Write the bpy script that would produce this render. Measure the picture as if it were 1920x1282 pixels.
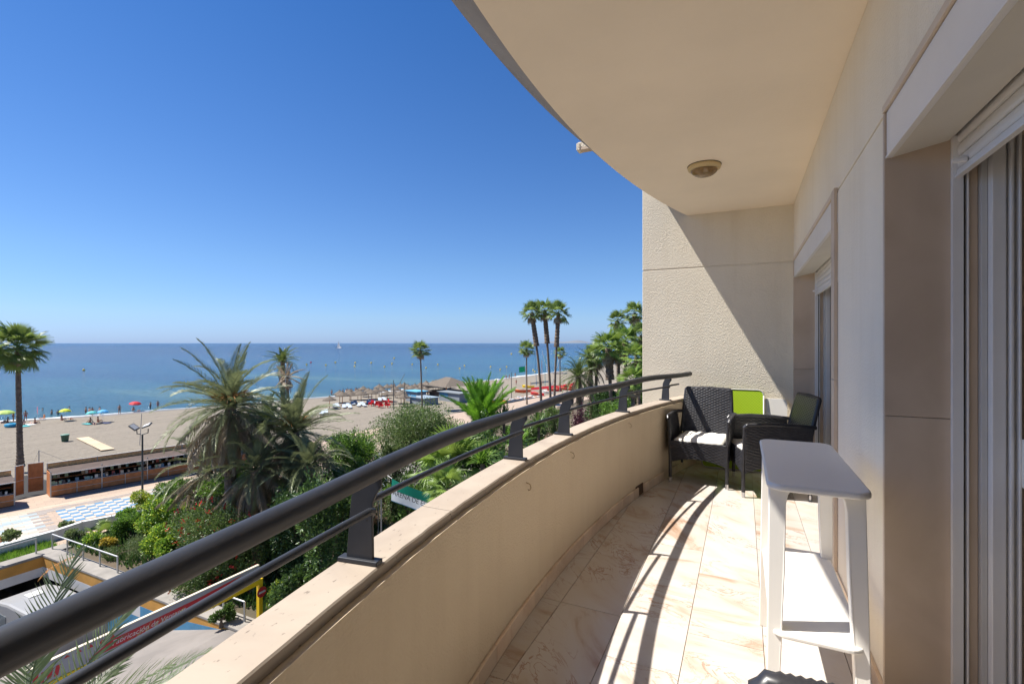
import bpy, math, random
import numpy as np
from mathutils import Vector, Matrix, Euler
random.seed(7); np.random.seed(7)
R = math.radians
C = bpy.context.scene.collection
for o in list(bpy.data.objects): bpy.data.objects.remove(o)
scn = bpy.context.scene

# ------------------------------------------------------------------ camera, sky, sun
F = 910.0; TH = math.atan(433/910); S_, C_ = math.sin(TH), math.cos(TH); HC = 1.3; HZ = 643.0
cam = bpy.data.cameras.new('camera'); co = bpy.data.objects.new('camera', cam); C.objects.link(co)
co.location = (0, 0, HC); co.rotation_euler = (R(90), 0, TH)
cam.sensor_width = 36; cam.lens = 36*F/1920; cam.shift_y = 2/1920; cam.clip_start = .02; cam.clip_end = 60000
scn.camera = co
w = bpy.data.worlds.new('World'); scn.world = w; w.use_nodes = True
nt = w.node_tree; sky = nt.nodes.new('ShaderNodeTexSky'); sky.sky_type = 'NISHITA'; sky.sun_disc = False
SUN = Vector((-.60, -.21, 1.0)).normalized()
sky.sun_elevation = math.asin(SUN.z); sky.sun_rotation = math.atan2(SUN.x, SUN.y)
sky.altitude = 10; sky.air_density = 1.0; sky.dust_density = .25; sky.ozone_density = 4
# colour-correct the clear air: a soft blue tint by elevation, the same all the way round
tcw = nt.nodes.new('ShaderNodeTexCoord'); sxw = nt.nodes.new('ShaderNodeSeparateXYZ'); nt.links.new(tcw.outputs['Generated'], sxw.inputs[0])
rw = nt.nodes.new('ShaderNodeValToRGB'); ew_ = rw.color_ramp.elements; ew_[0].position = 0; ew_[0].color = (.20,.29,.56,1); ew_[1].position = 1; ew_[1].color = (.10,.24,.40,1)
for p_, c_ in ((.05,(.245,.32,.48,1)),(.15,(.245,.325,.435,1)),(.35,(.185,.295,.43,1)),(.6,(.12,.26,.42,1))): x_ = ew_.new(p_); x_.color = c_
nt.links.new(sxw.outputs[2], rw.inputs[0])
mxw = nt.nodes.new('ShaderNodeMix'); mxw.data_type = 'RGBA'; mxw.blend_type = 'MULTIPLY'; mxw.inputs[0].default_value = 1
nt.links.new(sky.outputs[0], mxw.inputs[6]); nt.links.new(rw.outputs[0], mxw.inputs[7])
bg = nt.nodes['Background']; nt.links.new(mxw.outputs[2], bg.inputs[0]); bg.inputs[1].default_value = .12
sl = bpy.data.lights.new('sun', 'SUN'); sl.energy = 3.5; sl.angle = R(.53); sl.color = (1, .95, .87)
so = bpy.data.objects.new('sun', sl); C.objects.link(so); so.location = (-6, -2, 12)
so.rotation_euler = (-SUN).to_track_quat('-Z', 'Y').to_euler()
scn.view_settings.view_transform = 'Standard'; scn.view_settings.look = 'None'
scn.view_settings.exposure = 1.40; scn.view_settings.gamma = 1
scn.cycles.max_bounces = 10; scn.cycles.diffuse_bounces = 6

# ------------------------------------------------------------------ helpers
def G(u, v, z):
    d = (HC-z)*F/(v-HZ); l = (u-960)/F*d
    return Vector((-S_*d+C_*l, C_*d+S_*l, z))
def D(u, v, d):
    l = (u-960)/F*d
    return Vector((-S_*d+C_*l, C_*d+S_*l, HC-(v-HZ)/F*d))
def tag(o, label=None, cat=None, group=None, kind=None):
    if label: o['label'] = label
    if cat: o['category'] = cat
    if group: o['group'] = group
    if kind: o['kind'] = kind
    return o
def thing(name, label, cat, loc=(0,0,0), rz=0, group=None):
    o = bpy.data.objects.new(name, None); C.objects.link(o); o.location = loc; o.rotation_euler = (0,0,rz)
    o.empty_display_size = .2
    return tag(o, label, cat, group)
def link(name, me, parent=None, loc=(0,0,0), rot=(0,0,0), scale=1):
    o = bpy.data.objects.new(name, me); C.objects.link(o)
    if parent is not None: o.parent = parent
    o.location = loc; o.rotation_euler = rot
    o.scale = (scale,)*3 if isinstance(scale, (int, float)) else scale
    return o
def rtree(src, parent=None):
    c = src.copy(); C.objects.link(c)
    if parent is not None: c.parent = parent
    for ch in list(src.children): rtree(ch, c)
    return c

class MB:
    def __init__(s): s.v = []; s.f = []; s.uv = None
    def add(s, vs, fs):
        n = len(s.v); s.v += [tuple(p) for p in vs]; s.f += [tuple(i+n for i in f) for f in fs]; return s
    def box(s, c, d, rz=0, M=None):
        x, y, z = d[0]/2, d[1]/2, d[2]/2; cr, sr = math.cos(rz), math.sin(rz); vs = []
        for sx, sy, sz in ((-1,-1,-1),(1,-1,-1),(1,1,-1),(-1,1,-1),(-1,-1,1),(1,-1,1),(1,1,1),(-1,1,1)):
            p = Vector((sx*x, sy*y, sz*z))
            if M: p = M @ p
            vs.append((c[0]+p.x*cr-p.y*sr, c[1]+p.x*sr+p.y*cr, c[2]+p.z))
        return s.add(vs, [(0,3,2,1),(4,5,6,7),(0,1,5,4),(1,2,6,5),(2,3,7,6),(3,0,4,7)])
    def bb(s, x0, x1, y0, y1, z0, z1): return s.box(((x0+x1)/2,(y0+y1)/2,(z0+z1)/2), (x1-x0,y1-y0,z1-z0))
    def prism(s, poly, z0, z1):
        n = len(poly); vs = [(x,y,z0) for x,y in poly]+[(x,y,z1) for x,y in poly]
        return s.add(vs, [tuple(range(n-1,-1,-1)), tuple(range(n,2*n))]+[(i,(i+1)%n,(i+1)%n+n,i+n) for i in range(n)])
    def tube(s, pts, r, n=10, cap=True, flat=1.0):
        pts = [Vector(p) for p in pts]; m = len(pts); rs = r if isinstance(r, (list,tuple)) else [r]*m
        vs = []; up = None
        for i, p in enumerate(pts):
            t = (pts[min(i+1,m-1)]-pts[max(i-1,0)]).normalized()
            if up is None: up = Vector((0,0,1)) if abs(t.z) < .9 else Vector((1,0,0))
            a = t.cross(up).normalized(); b = a.cross(t).normalized(); up = b
            for k in range(n):
                q = 2*math.pi*k/n; vs.append(p+a*math.cos(q)*rs[i]+b*math.sin(q)*rs[i]*flat)
        fs = [(i*n+k, i*n+(k+1)%n, (i+1)*n+(k+1)%n, (i+1)*n+k) for i in range(m-1) for k in range(n)]
        if cap: fs += [tuple(range(n-1,-1,-1)), tuple((m-1)*n+k for k in range(n))]
        return s.add(vs, fs)
    def lathe(s, prof, n=20, c=(0,0,0)):
        vs = [(c[0]+r*math.cos(2*math.pi*k/n), c[1]+r*math.sin(2*math.pi*k/n), c[2]+z) for r,z in prof for k in range(n)]
        m = len(prof)
        fs = [(i*n+k, i*n+(k+1)%n, (i+1)*n+(k+1)%n, (i+1)*n+k) for i in range(m-1) for k in range(n)]
        return s.add(vs, fs)
    def mesh(s, name, mat=None, smooth=False, off=None):
        me = bpy.data.meshes.new(name); vs = s.v
        if off is not None: vs = [(x-off[0], y-off[1], z-off[2]) for x,y,z in vs]
        me.from_pydata(vs, [], s.f); me.update()
        if mat: me.materials.append(mat)
        if smooth: me.shade_smooth()
        return me
    def build(s, name, mat=None, parent=None, smooth=False, world=False, bevel=0, auto=None):
        off = parent.location if (world and parent is not None) else None
        o = link(name, s.mesh(name, mat, smooth, off), parent)
        if bevel:
            b = o.modifiers.new('bevel', 'BEVEL'); b.width = bevel; b.segments = 2; b.limit_method = 'ANGLE'; b.angle_limit = R(40)
        return o
def top(o, label, cat, group=None): return tag(o, label, cat, group)

# ------------------------------------------------------------------ materials
MATS = {}
def mat(name, col, rough=.6, bump=0, bscale=50, var=0, vscale=3, metal=0, spec=.5, col2=None, trans=0, bdist=.01, coord='Object', obvar=0):
    if name in MATS: return MATS[name]
    m = bpy.data.materials.new(name); m.use_nodes = True; n = m.node_tree.nodes; L = m.node_tree.links
    b = n['Principled BSDF']; b.inputs['Base Color'].default_value = (*col, 1); b.inputs['Roughness'].default_value = rough
    b.inputs['Metallic'].default_value = metal; b.inputs['Specular IOR Level'].default_value = spec
    tc = n.new('ShaderNodeTexCoord'); out = None
    if var or col2 or obvar:
        nz = n.new('ShaderNodeTexNoise'); nz.inputs['Scale'].default_value = vscale; nz.inputs['Detail'].default_value = 6
        L.new(tc.outputs[coord], nz.inputs['Vector'])
        rp = n.new('ShaderNodeValToRGB'); c2 = col2 or tuple(c*(1-var) for c in col)
        rp.color_ramp.elements[0].position = .35; rp.color_ramp.elements[1].position = .65
        rp.color_ramp.elements[0].color = (*c2, 1)
        rp.color_ramp.elements[1].color = (*(col if col2 else tuple(min(1, c*(1+var)) for c in col)), 1)
        L.new(nz.outputs[0], rp.inputs[0]); out = rp.outputs[0]
        if obvar:
            oi = n.new('ShaderNodeObjectInfo'); hs = n.new('ShaderNodeHueSaturation')
            mr = n.new('ShaderNodeMapRange'); mr.inputs[3].default_value = 1-obvar; mr.inputs[4].default_value = 1+obvar
            L.new(oi.outputs['Random'], mr.inputs[0]); L.new(mr.outputs[0], hs.inputs['Value']); L.new(out, hs.inputs['Color']); out = hs.outputs[0]
        L.new(out, b.inputs['Base Color'])
    if bump:
        nb = n.new('ShaderNodeTexNoise'); nb.inputs['Scale'].default_value = bscale; nb.inputs['Detail'].default_value = 4
        L.new(tc.outputs['Object'], nb.inputs['Vector'])
        bp = n.new('ShaderNodeBump'); bp.inputs['Strength'].default_value = bump; bp.inputs['Distance'].default_value = bdist
        L.new(nb.outputs[0], bp.inputs['Height']); L.new(bp.outputs[0], b.inputs['Normal'])
    if trans:
        tr = n.new('ShaderNodeBsdfTranslucent'); mx = n.new('ShaderNodeMixShader'); mx.inputs[0].default_value = trans
        hs2 = n.new('ShaderNodeHueSaturation'); hs2.inputs['Value'].default_value = 1.6; hs2.inputs['Hue'].default_value = .49
        if out is not None: L.new(out, hs2.inputs['Color'])
        else: hs2.inputs['Color'].default_value = (*col, 1)
        L.new(hs2.outputs[0], tr.inputs[0]); L.new(b.outputs[0], mx.inputs[1]); L.new(tr.outputs[0], mx.inputs[2])
        L.new(mx.outputs[0], n['Material Output'].inputs[0])
    MATS[name] = m; return m
def stucco(name, col, col2, strength, scale):
    m = bpy.data.materials.new(name); m.use_nodes = True; n = m.node_tree.nodes; L = m.node_tree.links
    b = n['Principled BSDF']; b.inputs['Roughness'].default_value = .9; b.inputs['Specular IOR Level'].default_value = .2
    tc = n.new('ShaderNodeTexCoord')
    n1 = n.new('ShaderNodeTexNoise'); n1.inputs['Scale'].default_value = 1.3; n1.inputs['Detail'].default_value = 8; L.new(tc.outputs['Object'], n1.inputs[0])
    rp = n.new('ShaderNodeValToRGB'); rp.color_ramp.elements[0].position = .3; rp.color_ramp.elements[1].position = .7
    rp.color_ramp.elements[0].color = (*col2, 1); rp.color_ramp.elements[1].color = (*col, 1); L.new(n1.outputs[0], rp.inputs[0])
    mpz = n.new('ShaderNodeMapping'); mpz.inputs['Scale'].default_value = (7, 7, .7); L.new(tc.outputs['Object'], mpz.inputs[0])
    nz = n.new('ShaderNodeTexNoise'); nz.inputs['Scale'].default_value = 1; nz.inputs['Detail'].default_value = 7; nz.inputs['Roughness'].default_value = .6; L.new(mpz.outputs[0], nz.inputs[0])
    rz2 = n.new('ShaderNodeValToRGB'); rz2.color_ramp.elements[0].position = .30; rz2.color_ramp.elements[0].color = (.955,.945,.93,1); rz2.color_ramp.elements[1].position = .52; L.new(nz.outputs[0], rz2.inputs[0])
    mz = n.new('ShaderNodeMix'); mz.data_type = 'RGBA'; mz.blend_type = 'MULTIPLY'; mz.inputs[0].default_value = 1; L.new(rp.outputs[0], mz.inputs[6]); L.new(rz2.outputs[0], mz.inputs[7]); L.new(mz.outputs[2], b.inputs[0])
    n2 = n.new('ShaderNodeTexNoise'); n2.inputs['Scale'].default_value = scale; n2.inputs['Detail'].default_value = 3; L.new(tc.outputs['Object'], n2.inputs[0])
    v = n.new('ShaderNodeTexVoronoi'); v.inputs['Scale'].default_value = scale*1.1; L.new(tc.outputs['Object'], v.inputs[0])
    ad = n.new('ShaderNodeMath'); ad.operation = 'ADD'; L.new(n2.outputs[0], ad.inputs[0])
    mu = n.new('ShaderNodeMath'); mu.operation = 'MULTIPLY'; mu.inputs[1].default_value = .6; L.new(v.outputs['Distance'], mu.inputs[0]); L.new(mu.outputs[0], ad.inputs[1])
    bp = n.new('ShaderNodeBump'); bp.inputs['Strength'].default_value = strength; bp.inputs['Distance'].default_value = .006
    L.new(ad.outputs[0], bp.inputs['Height']); L.new(bp.outputs[0], b.inputs['Normal'])
    MATS[name] = m; return m
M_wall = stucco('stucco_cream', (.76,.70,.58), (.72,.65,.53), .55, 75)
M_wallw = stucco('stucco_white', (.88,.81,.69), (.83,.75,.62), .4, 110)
M_ceil = mat('ceiling_paint', (.93,.81,.65), .85, bump=.3, bscale=55, var=.035, bdist=.004, vscale=1.2)
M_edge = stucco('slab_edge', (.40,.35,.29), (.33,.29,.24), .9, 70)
M_para = stucco('parapet_render', (.74,.62,.45), (.70,.575,.41), .45, 110)
def stone_mat(name, base, dark, scale=6, obvar=.05, rough=.55, pit=.34):
    m = bpy.data.materials.new(name); m.use_nodes = True; n = m.node_tree.nodes; L = m.node_tree.links
    b = n['Principled BSDF']; b.inputs['Roughness'].default_value = rough
    tc = n.new('ShaderNodeTexCoord'); oi = n.new('ShaderNodeObjectInfo'); va = n.new('ShaderNodeVectorMath'); va.operation = 'ADD'
    cm = n.new('ShaderNodeMath'); cm.operation = 'MULTIPLY'; cm.inputs[1].default_value = 37
    L.new(oi.outputs['Random'], cm.inputs[0]); L.new(tc.outputs['Object'], va.inputs[0]); L.new(cm.outputs[0], va.inputs[1])
    n1 = n.new('ShaderNodeTexNoise'); n1.inputs['Scale'].default_value = scale; n1.inputs['Detail'].default_value = 9; n1.inputs['Distortion'].default_value = .8; L.new(va.outputs[0], n1.inputs[0])
    rp = n.new('ShaderNodeValToRGB'); rp.color_ramp.elements[0].position = .28; rp.color_ramp.elements[1].position = .6
    rp.color_ramp.elements[0].color = (*dark, 1); rp.color_ramp.elements[1].color = (*base, 1); L.new(n1.outputs[0], rp.inputs[0])
    hs = n.new('ShaderNodeHueSaturation'); mr = n.new('ShaderNodeMapRange'); mr.inputs[3].default_value = 1-obvar; mr.inputs[4].default_value = 1+obvar
    L.new(oi.outputs['Random'], mr.inputs[0]); L.new(mr.outputs[0], hs.inputs['Value']); L.new(rp.outputs[0], hs.inputs['Color'])
    # travertine pits
    n2 = n.new('ShaderNodeTexNoise'); n2.inputs['Scale'].default_value = 60; n2.inputs['Detail'].default_value = 6
    mp = n.new('ShaderNodeMapping'); mp.inputs['Scale'].default_value = (1.8, .6, 1); L.new(va.outputs[0], mp.inputs[0]); L.new(mp.outputs[0], n2.inputs[0])
    r2 = n.new('ShaderNodeValToRGB'); r2.color_ramp.elements[0].position = pit-.05; r2.color_ramp.elements[1].position = pit; L.new(n2.outputs[0], r2.inputs[0])
    mx = n.new('ShaderNodeMix'); mx.data_type = 'RGBA'; mx.inputs[6].default_value = (*tuple(c*.6 for c in dark), 1)
    L.new(r2.outputs[0], mx.inputs[0]); L.new(hs.outputs[0], mx.inputs[7]); L.new(mx.outputs[2], b.inputs[0])
    bp = n.new('ShaderNodeBump'); bp.inputs['Strength'].default_value = .5; bp.inputs['Distance'].default_value = .004; L.new(r2.outputs[0], bp.inputs['Height']); L.new(bp.outputs[0], b.inputs['Normal'])
    return m
M_stone = stone_mat('jamb_limestone', (.57,.455,.35), (.48,.375,.28), 3, .03, .55, .20)
M_coping = stone_mat('coping_limestone', (.40,.335,.265), (.34,.275,.215), 5, .04, .7, .33)
M_skirt = stone_mat('skirting_marble', (.72,.58,.44), (.60,.44,.31), 7, .10, .4, .2)
def marble():
    m = bpy.data.materials.new('floor_marble'); m.use_nodes = True; n = m.node_tree.nodes; L = m.node_tree.links
    b = n['Principled BSDF']; b.inputs['Roughness'].default_value = .2; b.inputs['Specular IOR Level'].default_value = .45
    tc = n.new('ShaderNodeTexCoord'); oi = n.new('ShaderNodeObjectInfo'); va = n.new('ShaderNodeVectorMath'); va.operation = 'ADD'
    cm = n.new('ShaderNodeMath'); cm.operation = 'MULTIPLY'; cm.inputs[1].default_value = 53
    L.new(oi.outputs['Random'], cm.inputs[0]); L.new(tc.outputs['Object'], va.inputs[0]); L.new(cm.outputs[0], va.inputs[1])
    vr = n.new('ShaderNodeVectorRotate'); vr.rotation_type = 'Z_AXIS'; ra = n.new('ShaderNodeMath'); ra.operation = 'MULTIPLY'; ra.inputs[1].default_value = 1.1
    L.new(oi.outputs['Random'], ra.inputs[0]); L.new(ra.outputs[0], vr.inputs['Angle']); L.new(va.outputs[0], vr.inputs['Vector'])
    mp = n.new('ShaderNodeMapping'); mp.inputs['Scale'].default_value = (1.3, 2.6, 1); L.new(vr.outputs[0], mp.inputs[0])
    n0 = n.new('ShaderNodeTexNoise'); n0.inputs['Scale'].default_value = 1.5; n0.inputs['Detail'].default_value = 5; n0.inputs['Distortion'].default_value = 1.2; L.new(mp.outputs[0], n0.inputs[0])
    r0 = n.new('ShaderNodeValToRGB'); e = r0.color_ramp.elements; e[0].position = .26; e[0].color = (.40,.28,.20,1); e[1].position = .58; e[1].color = (.56,.52,.48,1)
    e.new(.42).color = (.54,.475,.41,1); L.new(n0.outputs[0], r0.inputs[0])
    n1 = n.new('ShaderNodeTexNoise'); n1.inputs['Scale'].default_value = 2.6; n1.inputs['Detail'].default_value = 10; n1.inputs['Roughness'].default_value = .62; n1.inputs['Distortion'].default_value = 1.6; L.new(mp.outputs[0], n1.inputs[0])
    r1 = n.new('ShaderNodeValToRGB'); e = r1.color_ramp.elements; e[0].position = .478; e[0].color = (0,0,0,1); e[1].position = .53; e[1].color = (0,0,0,1); e.new(.502).color = (1,1,1,1)
    L.new(n1.outputs[0], r1.inputs[0])
    n3 = n.new('ShaderNodeTexNoise'); n3.inputs['Scale'].default_value = 3; L.new(va.outputs[0], n3.inputs[0])
    r3 = n.new('ShaderNodeValToRGB'); r3.color_ramp.elements[0].position = .45; r3.color_ramp.elements[1].position = .68; L.new(n3.outputs[0], r3.inputs[0])
    mu = n.new('ShaderNodeMath'); mu.operation = 'MULTIPLY'; L.new(r1.outputs[0], mu.inputs[0]); L.new(r3.outputs[0], mu.inputs[1])
    m2 = n.new('ShaderNodeMath'); m2.operation = 'MULTIPLY'; m2.inputs[1].default_value = .9; L.new(mu.outputs[0], m2.inputs[0])
    mx = n.new('ShaderNodeMix'); mx.data_type = 'RGBA'; mx.inputs[7].default_value = (.30,.14,.07,1); L.new(m2.outputs[0], mx.inputs[0]); L.new(r0.outputs[0], mx.inputs[6])
    hs = n.new('ShaderNodeHueSaturation'); mr = n.new('ShaderNodeMapRange'); mr.inputs[3].default_value = .93; mr.inputs[4].default_value = 1.05
    L.new(oi.outputs['Random'], mr.inputs[0]); L.new(mr.outputs[0], hs.inputs['Value']); L.new(mx.outputs[2], hs.inputs['Color']); L.new(hs.outputs[0], b.inputs[0])
    return m
M_marble = marble()
M_grout = mat('grout', (.36,.28,.20), .9)
M_rail = mat('rail_paint', (.022,.024,.030), .5, bump=.25, bscale=30, var=.15, vscale=12, bdist=.003)
M_white = mat('white_lacquer', (.85,.82,.76), .4)
M_alu = mat('white_aluminium', (.74,.73,.72), .3, var=.03, vscale=4)
M_alug = mat('grey_aluminium', (.50,.49,.47), .35, var=.05, vscale=4)
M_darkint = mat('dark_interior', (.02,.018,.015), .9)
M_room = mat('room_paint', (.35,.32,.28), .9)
M_wicker = mat('black_wicker', (.028,.028,.033), .34, var=.25, vscale=20)
M_cush = mat('cream_cushion', (.80,.77,.70), .9, bump=.3, bscale=14, bdist=.02)
M_chrome = mat('metal_cap', (.6,.6,.62), .25, metal=1)
M_lime = None
def lime():
    m = mat('lime_mesh', (.42,.62,.015), .55); n = m.node_tree.nodes; L = m.node_tree.links
    tc = n.new('ShaderNodeTexCoord'); v = n.new('ShaderNodeTexVoronoi'); v.inputs['Scale'].default_value = 75; v.inputs['Randomness'].default_value = 0
    mp = n.new('ShaderNodeMapping'); mp.inputs['Scale'].default_value = (1, .001, 1); mp.inputs['Rotation'].default_value = (0,.5,0); L.new(tc.outputs['Object'], mp.inputs[0]); L.new(mp.outputs[0], v.inputs[0])
    r = n.new('ShaderNodeValToRGB'); r.color_ramp.elements[0].position = .28; r.color_ramp.elements[1].position = .42
    r.color_ramp.elements[0].color = (.22,.36,.01,1); r.color_ramp.elements[1].color = (.42,.62,.015,1)
    L.new(v.outputs['Distance'], r.inputs[0]); L.new(r.outputs[0], n['Principled BSDF'].inputs[0]); return m
M_lime = lime()
def sandmat():
    m = bpy.data.materials.new('sand'); m.use_nodes = True; n = m.node_tree.nodes; L = m.node_tree.links; b = n['Principled BSDF']; b.inputs['Roughness'].default_value = .95; b.inputs['Specular IOR Level'].default_value = .1
    tc = n.new('ShaderNodeTexCoord'); mp = n.new('ShaderNodeMapping'); mp.inputs['Rotation'].default_value = (0,0,R(-14)); mp.inputs['Scale'].default_value = (1.1,.03,1); L.new(tc.outputs['Object'], mp.inputs[0])
    a = n.new('ShaderNodeTexNoise'); a.inputs['Scale'].default_value = 1; a.inputs['Detail'].default_value = 6; L.new(mp.outputs[0], a.inputs[0])
    c = n.new('ShaderNodeTexNoise'); c.inputs['Scale'].default_value = 1.7; c.inputs['Detail'].default_value = 8; c.inputs['Roughness'].default_value = .7; L.new(tc.outputs['Object'], c.inputs[0])
    ad = n.new('ShaderNodeMath'); ad.operation = 'MULTIPLY_ADD'; ad.inputs[1].default_value = .55; L.new(a.outputs[0], ad.inputs[0]); L.new(c.outputs[0], ad.inputs[2])
    rp = n.new('ShaderNodeValToRGB'); q = rp.color_ramp.elements; q[0].position = .55; q[0].color = (.165,.142,.115,1); q[1].position = .95; q[1].color = (.25,.22,.18,1); q.new(.68).color = (.222,.195,.16,1); L.new(ad.outputs[0], rp.inputs[0]); L.new(rp.outputs[0], b.inputs[0])
    bp = n.new('ShaderNodeBump'); bp.inputs['Strength'].default_value = 1; bp.inputs['Distance'].default_value = .22; L.new(ad.outputs[0], bp.inputs['Height']); L.new(bp.outputs[0], b.inputs['Normal']); return m
M_sand = sandmat()
M_soil = mat('soil', (.12,.085,.055), .95, bump=.6, bscale=3, col2=(.07,.06,.035), vscale=.8, bdist=.05)
M_conc = mat('concrete', (.25,.23,.205), .9, bump=.3, bscale=12, var=.15, vscale=1.5)
M_ochre = mat('ochre_paint', (.50,.25,.05), .8, var=.12, vscale=1.5)
M_pwhite = mat('white_paint', (.60,.59,.57), .75, var=.06, vscale=2)
M_blue = mat('blue_paint', (.07,.23,.38), .75, var=.12, vscale=2)
M_yel = mat('yellow_paint', (.75,.50,.01), .45)
M_red = mat('red_paint', (.48,.02,.03), .5)
M_wood = mat('orange_wood', (.46,.17,.055), .6, var=.15, vscale=3)
M_cane = mat('cane_panel', (.80,.42,.16), .75, var=.2, vscale=9)
M_brown = mat('brown_awning', (.07,.045,.035), .8, var=.2, vscale=2)
M_galv = mat('galvanised_steel', (.42,.42,.42), .45, metal=.6)
M_pole = mat('dark_pole', (.05,.052,.055), .5)
M_thatch = mat('thatch', (.135,.11,.085), .95, bump=1, bscale=9, var=.3, vscale=5, bdist=.05)
M_trunk = mat('palm_trunk', (.17,.125,.09), .95, bump=1, bscale=6, var=.3, vscale=4, bdist=.05)
M_trunkd = mat('shaggy_trunk', (.17,.125,.09), .95, bump=1, bscale=10, var=.35, vscale=6, bdist=.08)
M_bark = mat('bark', (.12,.09,.065), .95, bump=.8, bscale=10, var=.3, vscale=5)
def leafm(name, c, c2, t=.3, vs=1.2, r=.45): return mat(name, c, r, col2=c2, vscale=vs, trans=t, obvar=.18)
L_fan = leafm('leaf_fan_palm', (0.188,0.263,0.062), (0.088,0.144,0.031))
L_fand = leafm('leaf_fan_palm_bright', (0.220,0.319,0.061), (0.099,0.176,0.033))
L_date = leafm('leaf_date_palm', (.22,.25,.12), (.12,.145,.065), .2)
L_dateg = leafm('leaf_date_green', (.14,.19,.05), (.07,.11,.03), .2)
L_dry = leafm('leaf_dry', (.40,.33,.22), (.20,.15,.095), .15)
L_fox = leafm('leaf_vivid', (0.186,0.403,0.031), (0.087,0.217,0.022), .35)
L_near = leafm('leaf_near_palm', (.15,.19,.085), (.09,.12,.055), .25)
L_a = leafm('leaf_bright_green', (.16,.30,.035), (.07,.16,.02), .35, 2.5)
L_b = leafm('leaf_mid_green', (.115,.20,.04), (.055,.105,.022), .3, 2.5)
L_c = leafm('leaf_grey_green', (.15,.20,.07), (.075,.11,.04), .3, 2.5)
L_d = leafm('leaf_dark_green', (.06,.12,.028), (.03,.065,.016), .25, 2.5)
L_y = leafm('leaf_yellow_green', (0.403,0.465,0.046), (0.145,0.246,0.029), .35, 2.5)
L_p = leafm('leaf_purple', (0.139,0.031,0.046), (0.058,0.014,0.029), .2)
L_br = leafm('leaf_brown_seed', (0.310,0.202,0.139), (0.145,0.094,0.065), .2)
L_g = leafm('leaf_grass', (0.202,0.248,0.078), (0.102,0.145,0.043), .25)
M_flower = mat('red_flower', (.50,.03,.02), .6)
M_plumb = mat('pale_blue_flower', (.55,.62,.80), .7)
M_orange = mat('orange_stem', (.40,.17,.03), .7, var=.2)
M_glassw = mat('amber_glass', (.24,.15,.06), .15, var=.2, vscale=30)
M_ltbeige = mat('lamp_ring', (.62,.48,.25), .5)

# ------------------------------------------------------------------ balcony
RC = 10.3; CX = -.93+RC; CY = 2.52; XW = .46; YE = 5.61; YN = -.60
def arcx(y, r=RC): return CX-math.sqrt(r*r-(y-CY)**2)
def arcpts(r, y0, y1, n): return [(arcx(y0+(y1-y0)*i/n, r), y0+(y1-y0)*i/n) for i in range(n+1)]
def ring(mb, prof, y0, y1, n):
    """sweep closed profile [(r,z)] along the arc between y0..y1"""
    m = len(prof); vs = []
    for i in range(n+1):
        y = y0+(y1-y0)*i/n
        for r, z in prof: vs.append((arcx(y, r), y, z))
    fs = [(i*m+k, i*m+(k+1)%m, (i+1)*m+(k+1)%m, (i+1)*m+k) for i in range(n) for k in range(m)]
    fs += [tuple(range(m-1,-1,-1)), tuple(n*m+k for k in range(m))]
    mb.add(vs, fs)
# parapet
para = thing('parapet_wall', 'curved cream rendered balcony wall topped with pale stone under the black railing', 'balcony wall', (-.93, 2.52, 0))
mb = MB(); ring(mb, [(RC+.016,-.35),(RC+.15,-.35),(RC+.15,.69),(RC+.016,.69)], YN, YE-.002, 60); mb.build('wall', M_para, para, True, world=True).data.shade_flat()
cuts = [YN, .2, 1.42, 2.63, 3.55, 4.05, 5.0, YE-.002]
for a, b in zip(cuts[:-1], cuts[1:]):
    n = 24; vs = []; prof = [(.034,.692),(.16,.692),(.16,.718),(.156,.722),(.038,.722),(.034,.718)]
    for i in range(n+1):
        y = a+.0015+(b-a-.003)*i/n; j = random.gauss(0, .0009)
        for k, (r, z) in enumerate(prof): vs.append((arcx(y, RC+r+(-j if k in (0,4,5) else 0)), y, z))
    m = 6; fs = [(i*m+k, i*m+(k+1)%m, (i+1)*m+(k+1)%m, (i+1)*m+k) for i in range(n) for k in range(m)]+[tuple(range(m-1,-1,-1)), tuple(n*m+k for k in range(m))]
    MB().add(vs, fs).build('coping_stone', M_coping, para, world=True)
M_rust = mat('rusty_hook', (.38,.27,.15), .6, var=.3, vscale=40)
for y, z in ((2.13,.615),(2.80,.625),(3.98,.63)):
    x = arcx(y, RC+.016)
    p = [(x-.002,y,z+.018),(x+.02,y,z+.012),(x+.026,y,z-.004),(x+.02,y,z-.018),(x+.008,y+.003,z-.016)]
    MB().tube(p, .0022, 6).build('hook', M_rust, para, world=True)
# skirting stones
ys = YN+.01; k = 0
random.seed(3)
while ys < YE-.03:
    ln = min((.30, .17, .155)[k % 3] if ys < 3.4 else .12, YE-.012-ys); k += 1
    if not (4.16 < ys+ln*.5 < 4.30):
        mb = MB(); ring(mb, [(RC+.0005,.001),(RC+.0135,.001),(RC+.0135,.074),(RC+.004,.074),(RC+.0005,.071)], ys+.001, ys+ln-.001, 3); mb.build('skirting_stone', M_skirt, para, world=True)
    ys += ln
M_hole = mat('exposed_mortar', (.10,.06,.035), .95, bump=1, bscale=60)
mb = MB(); ring(mb, [(RC+.008,.001),(RC+.0150,.001),(RC+.0150,.088),(RC+.010,.08)], 4.14, 4.31, 3); mb.build('exposed_mortar', M_hole, para, world=True)
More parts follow.
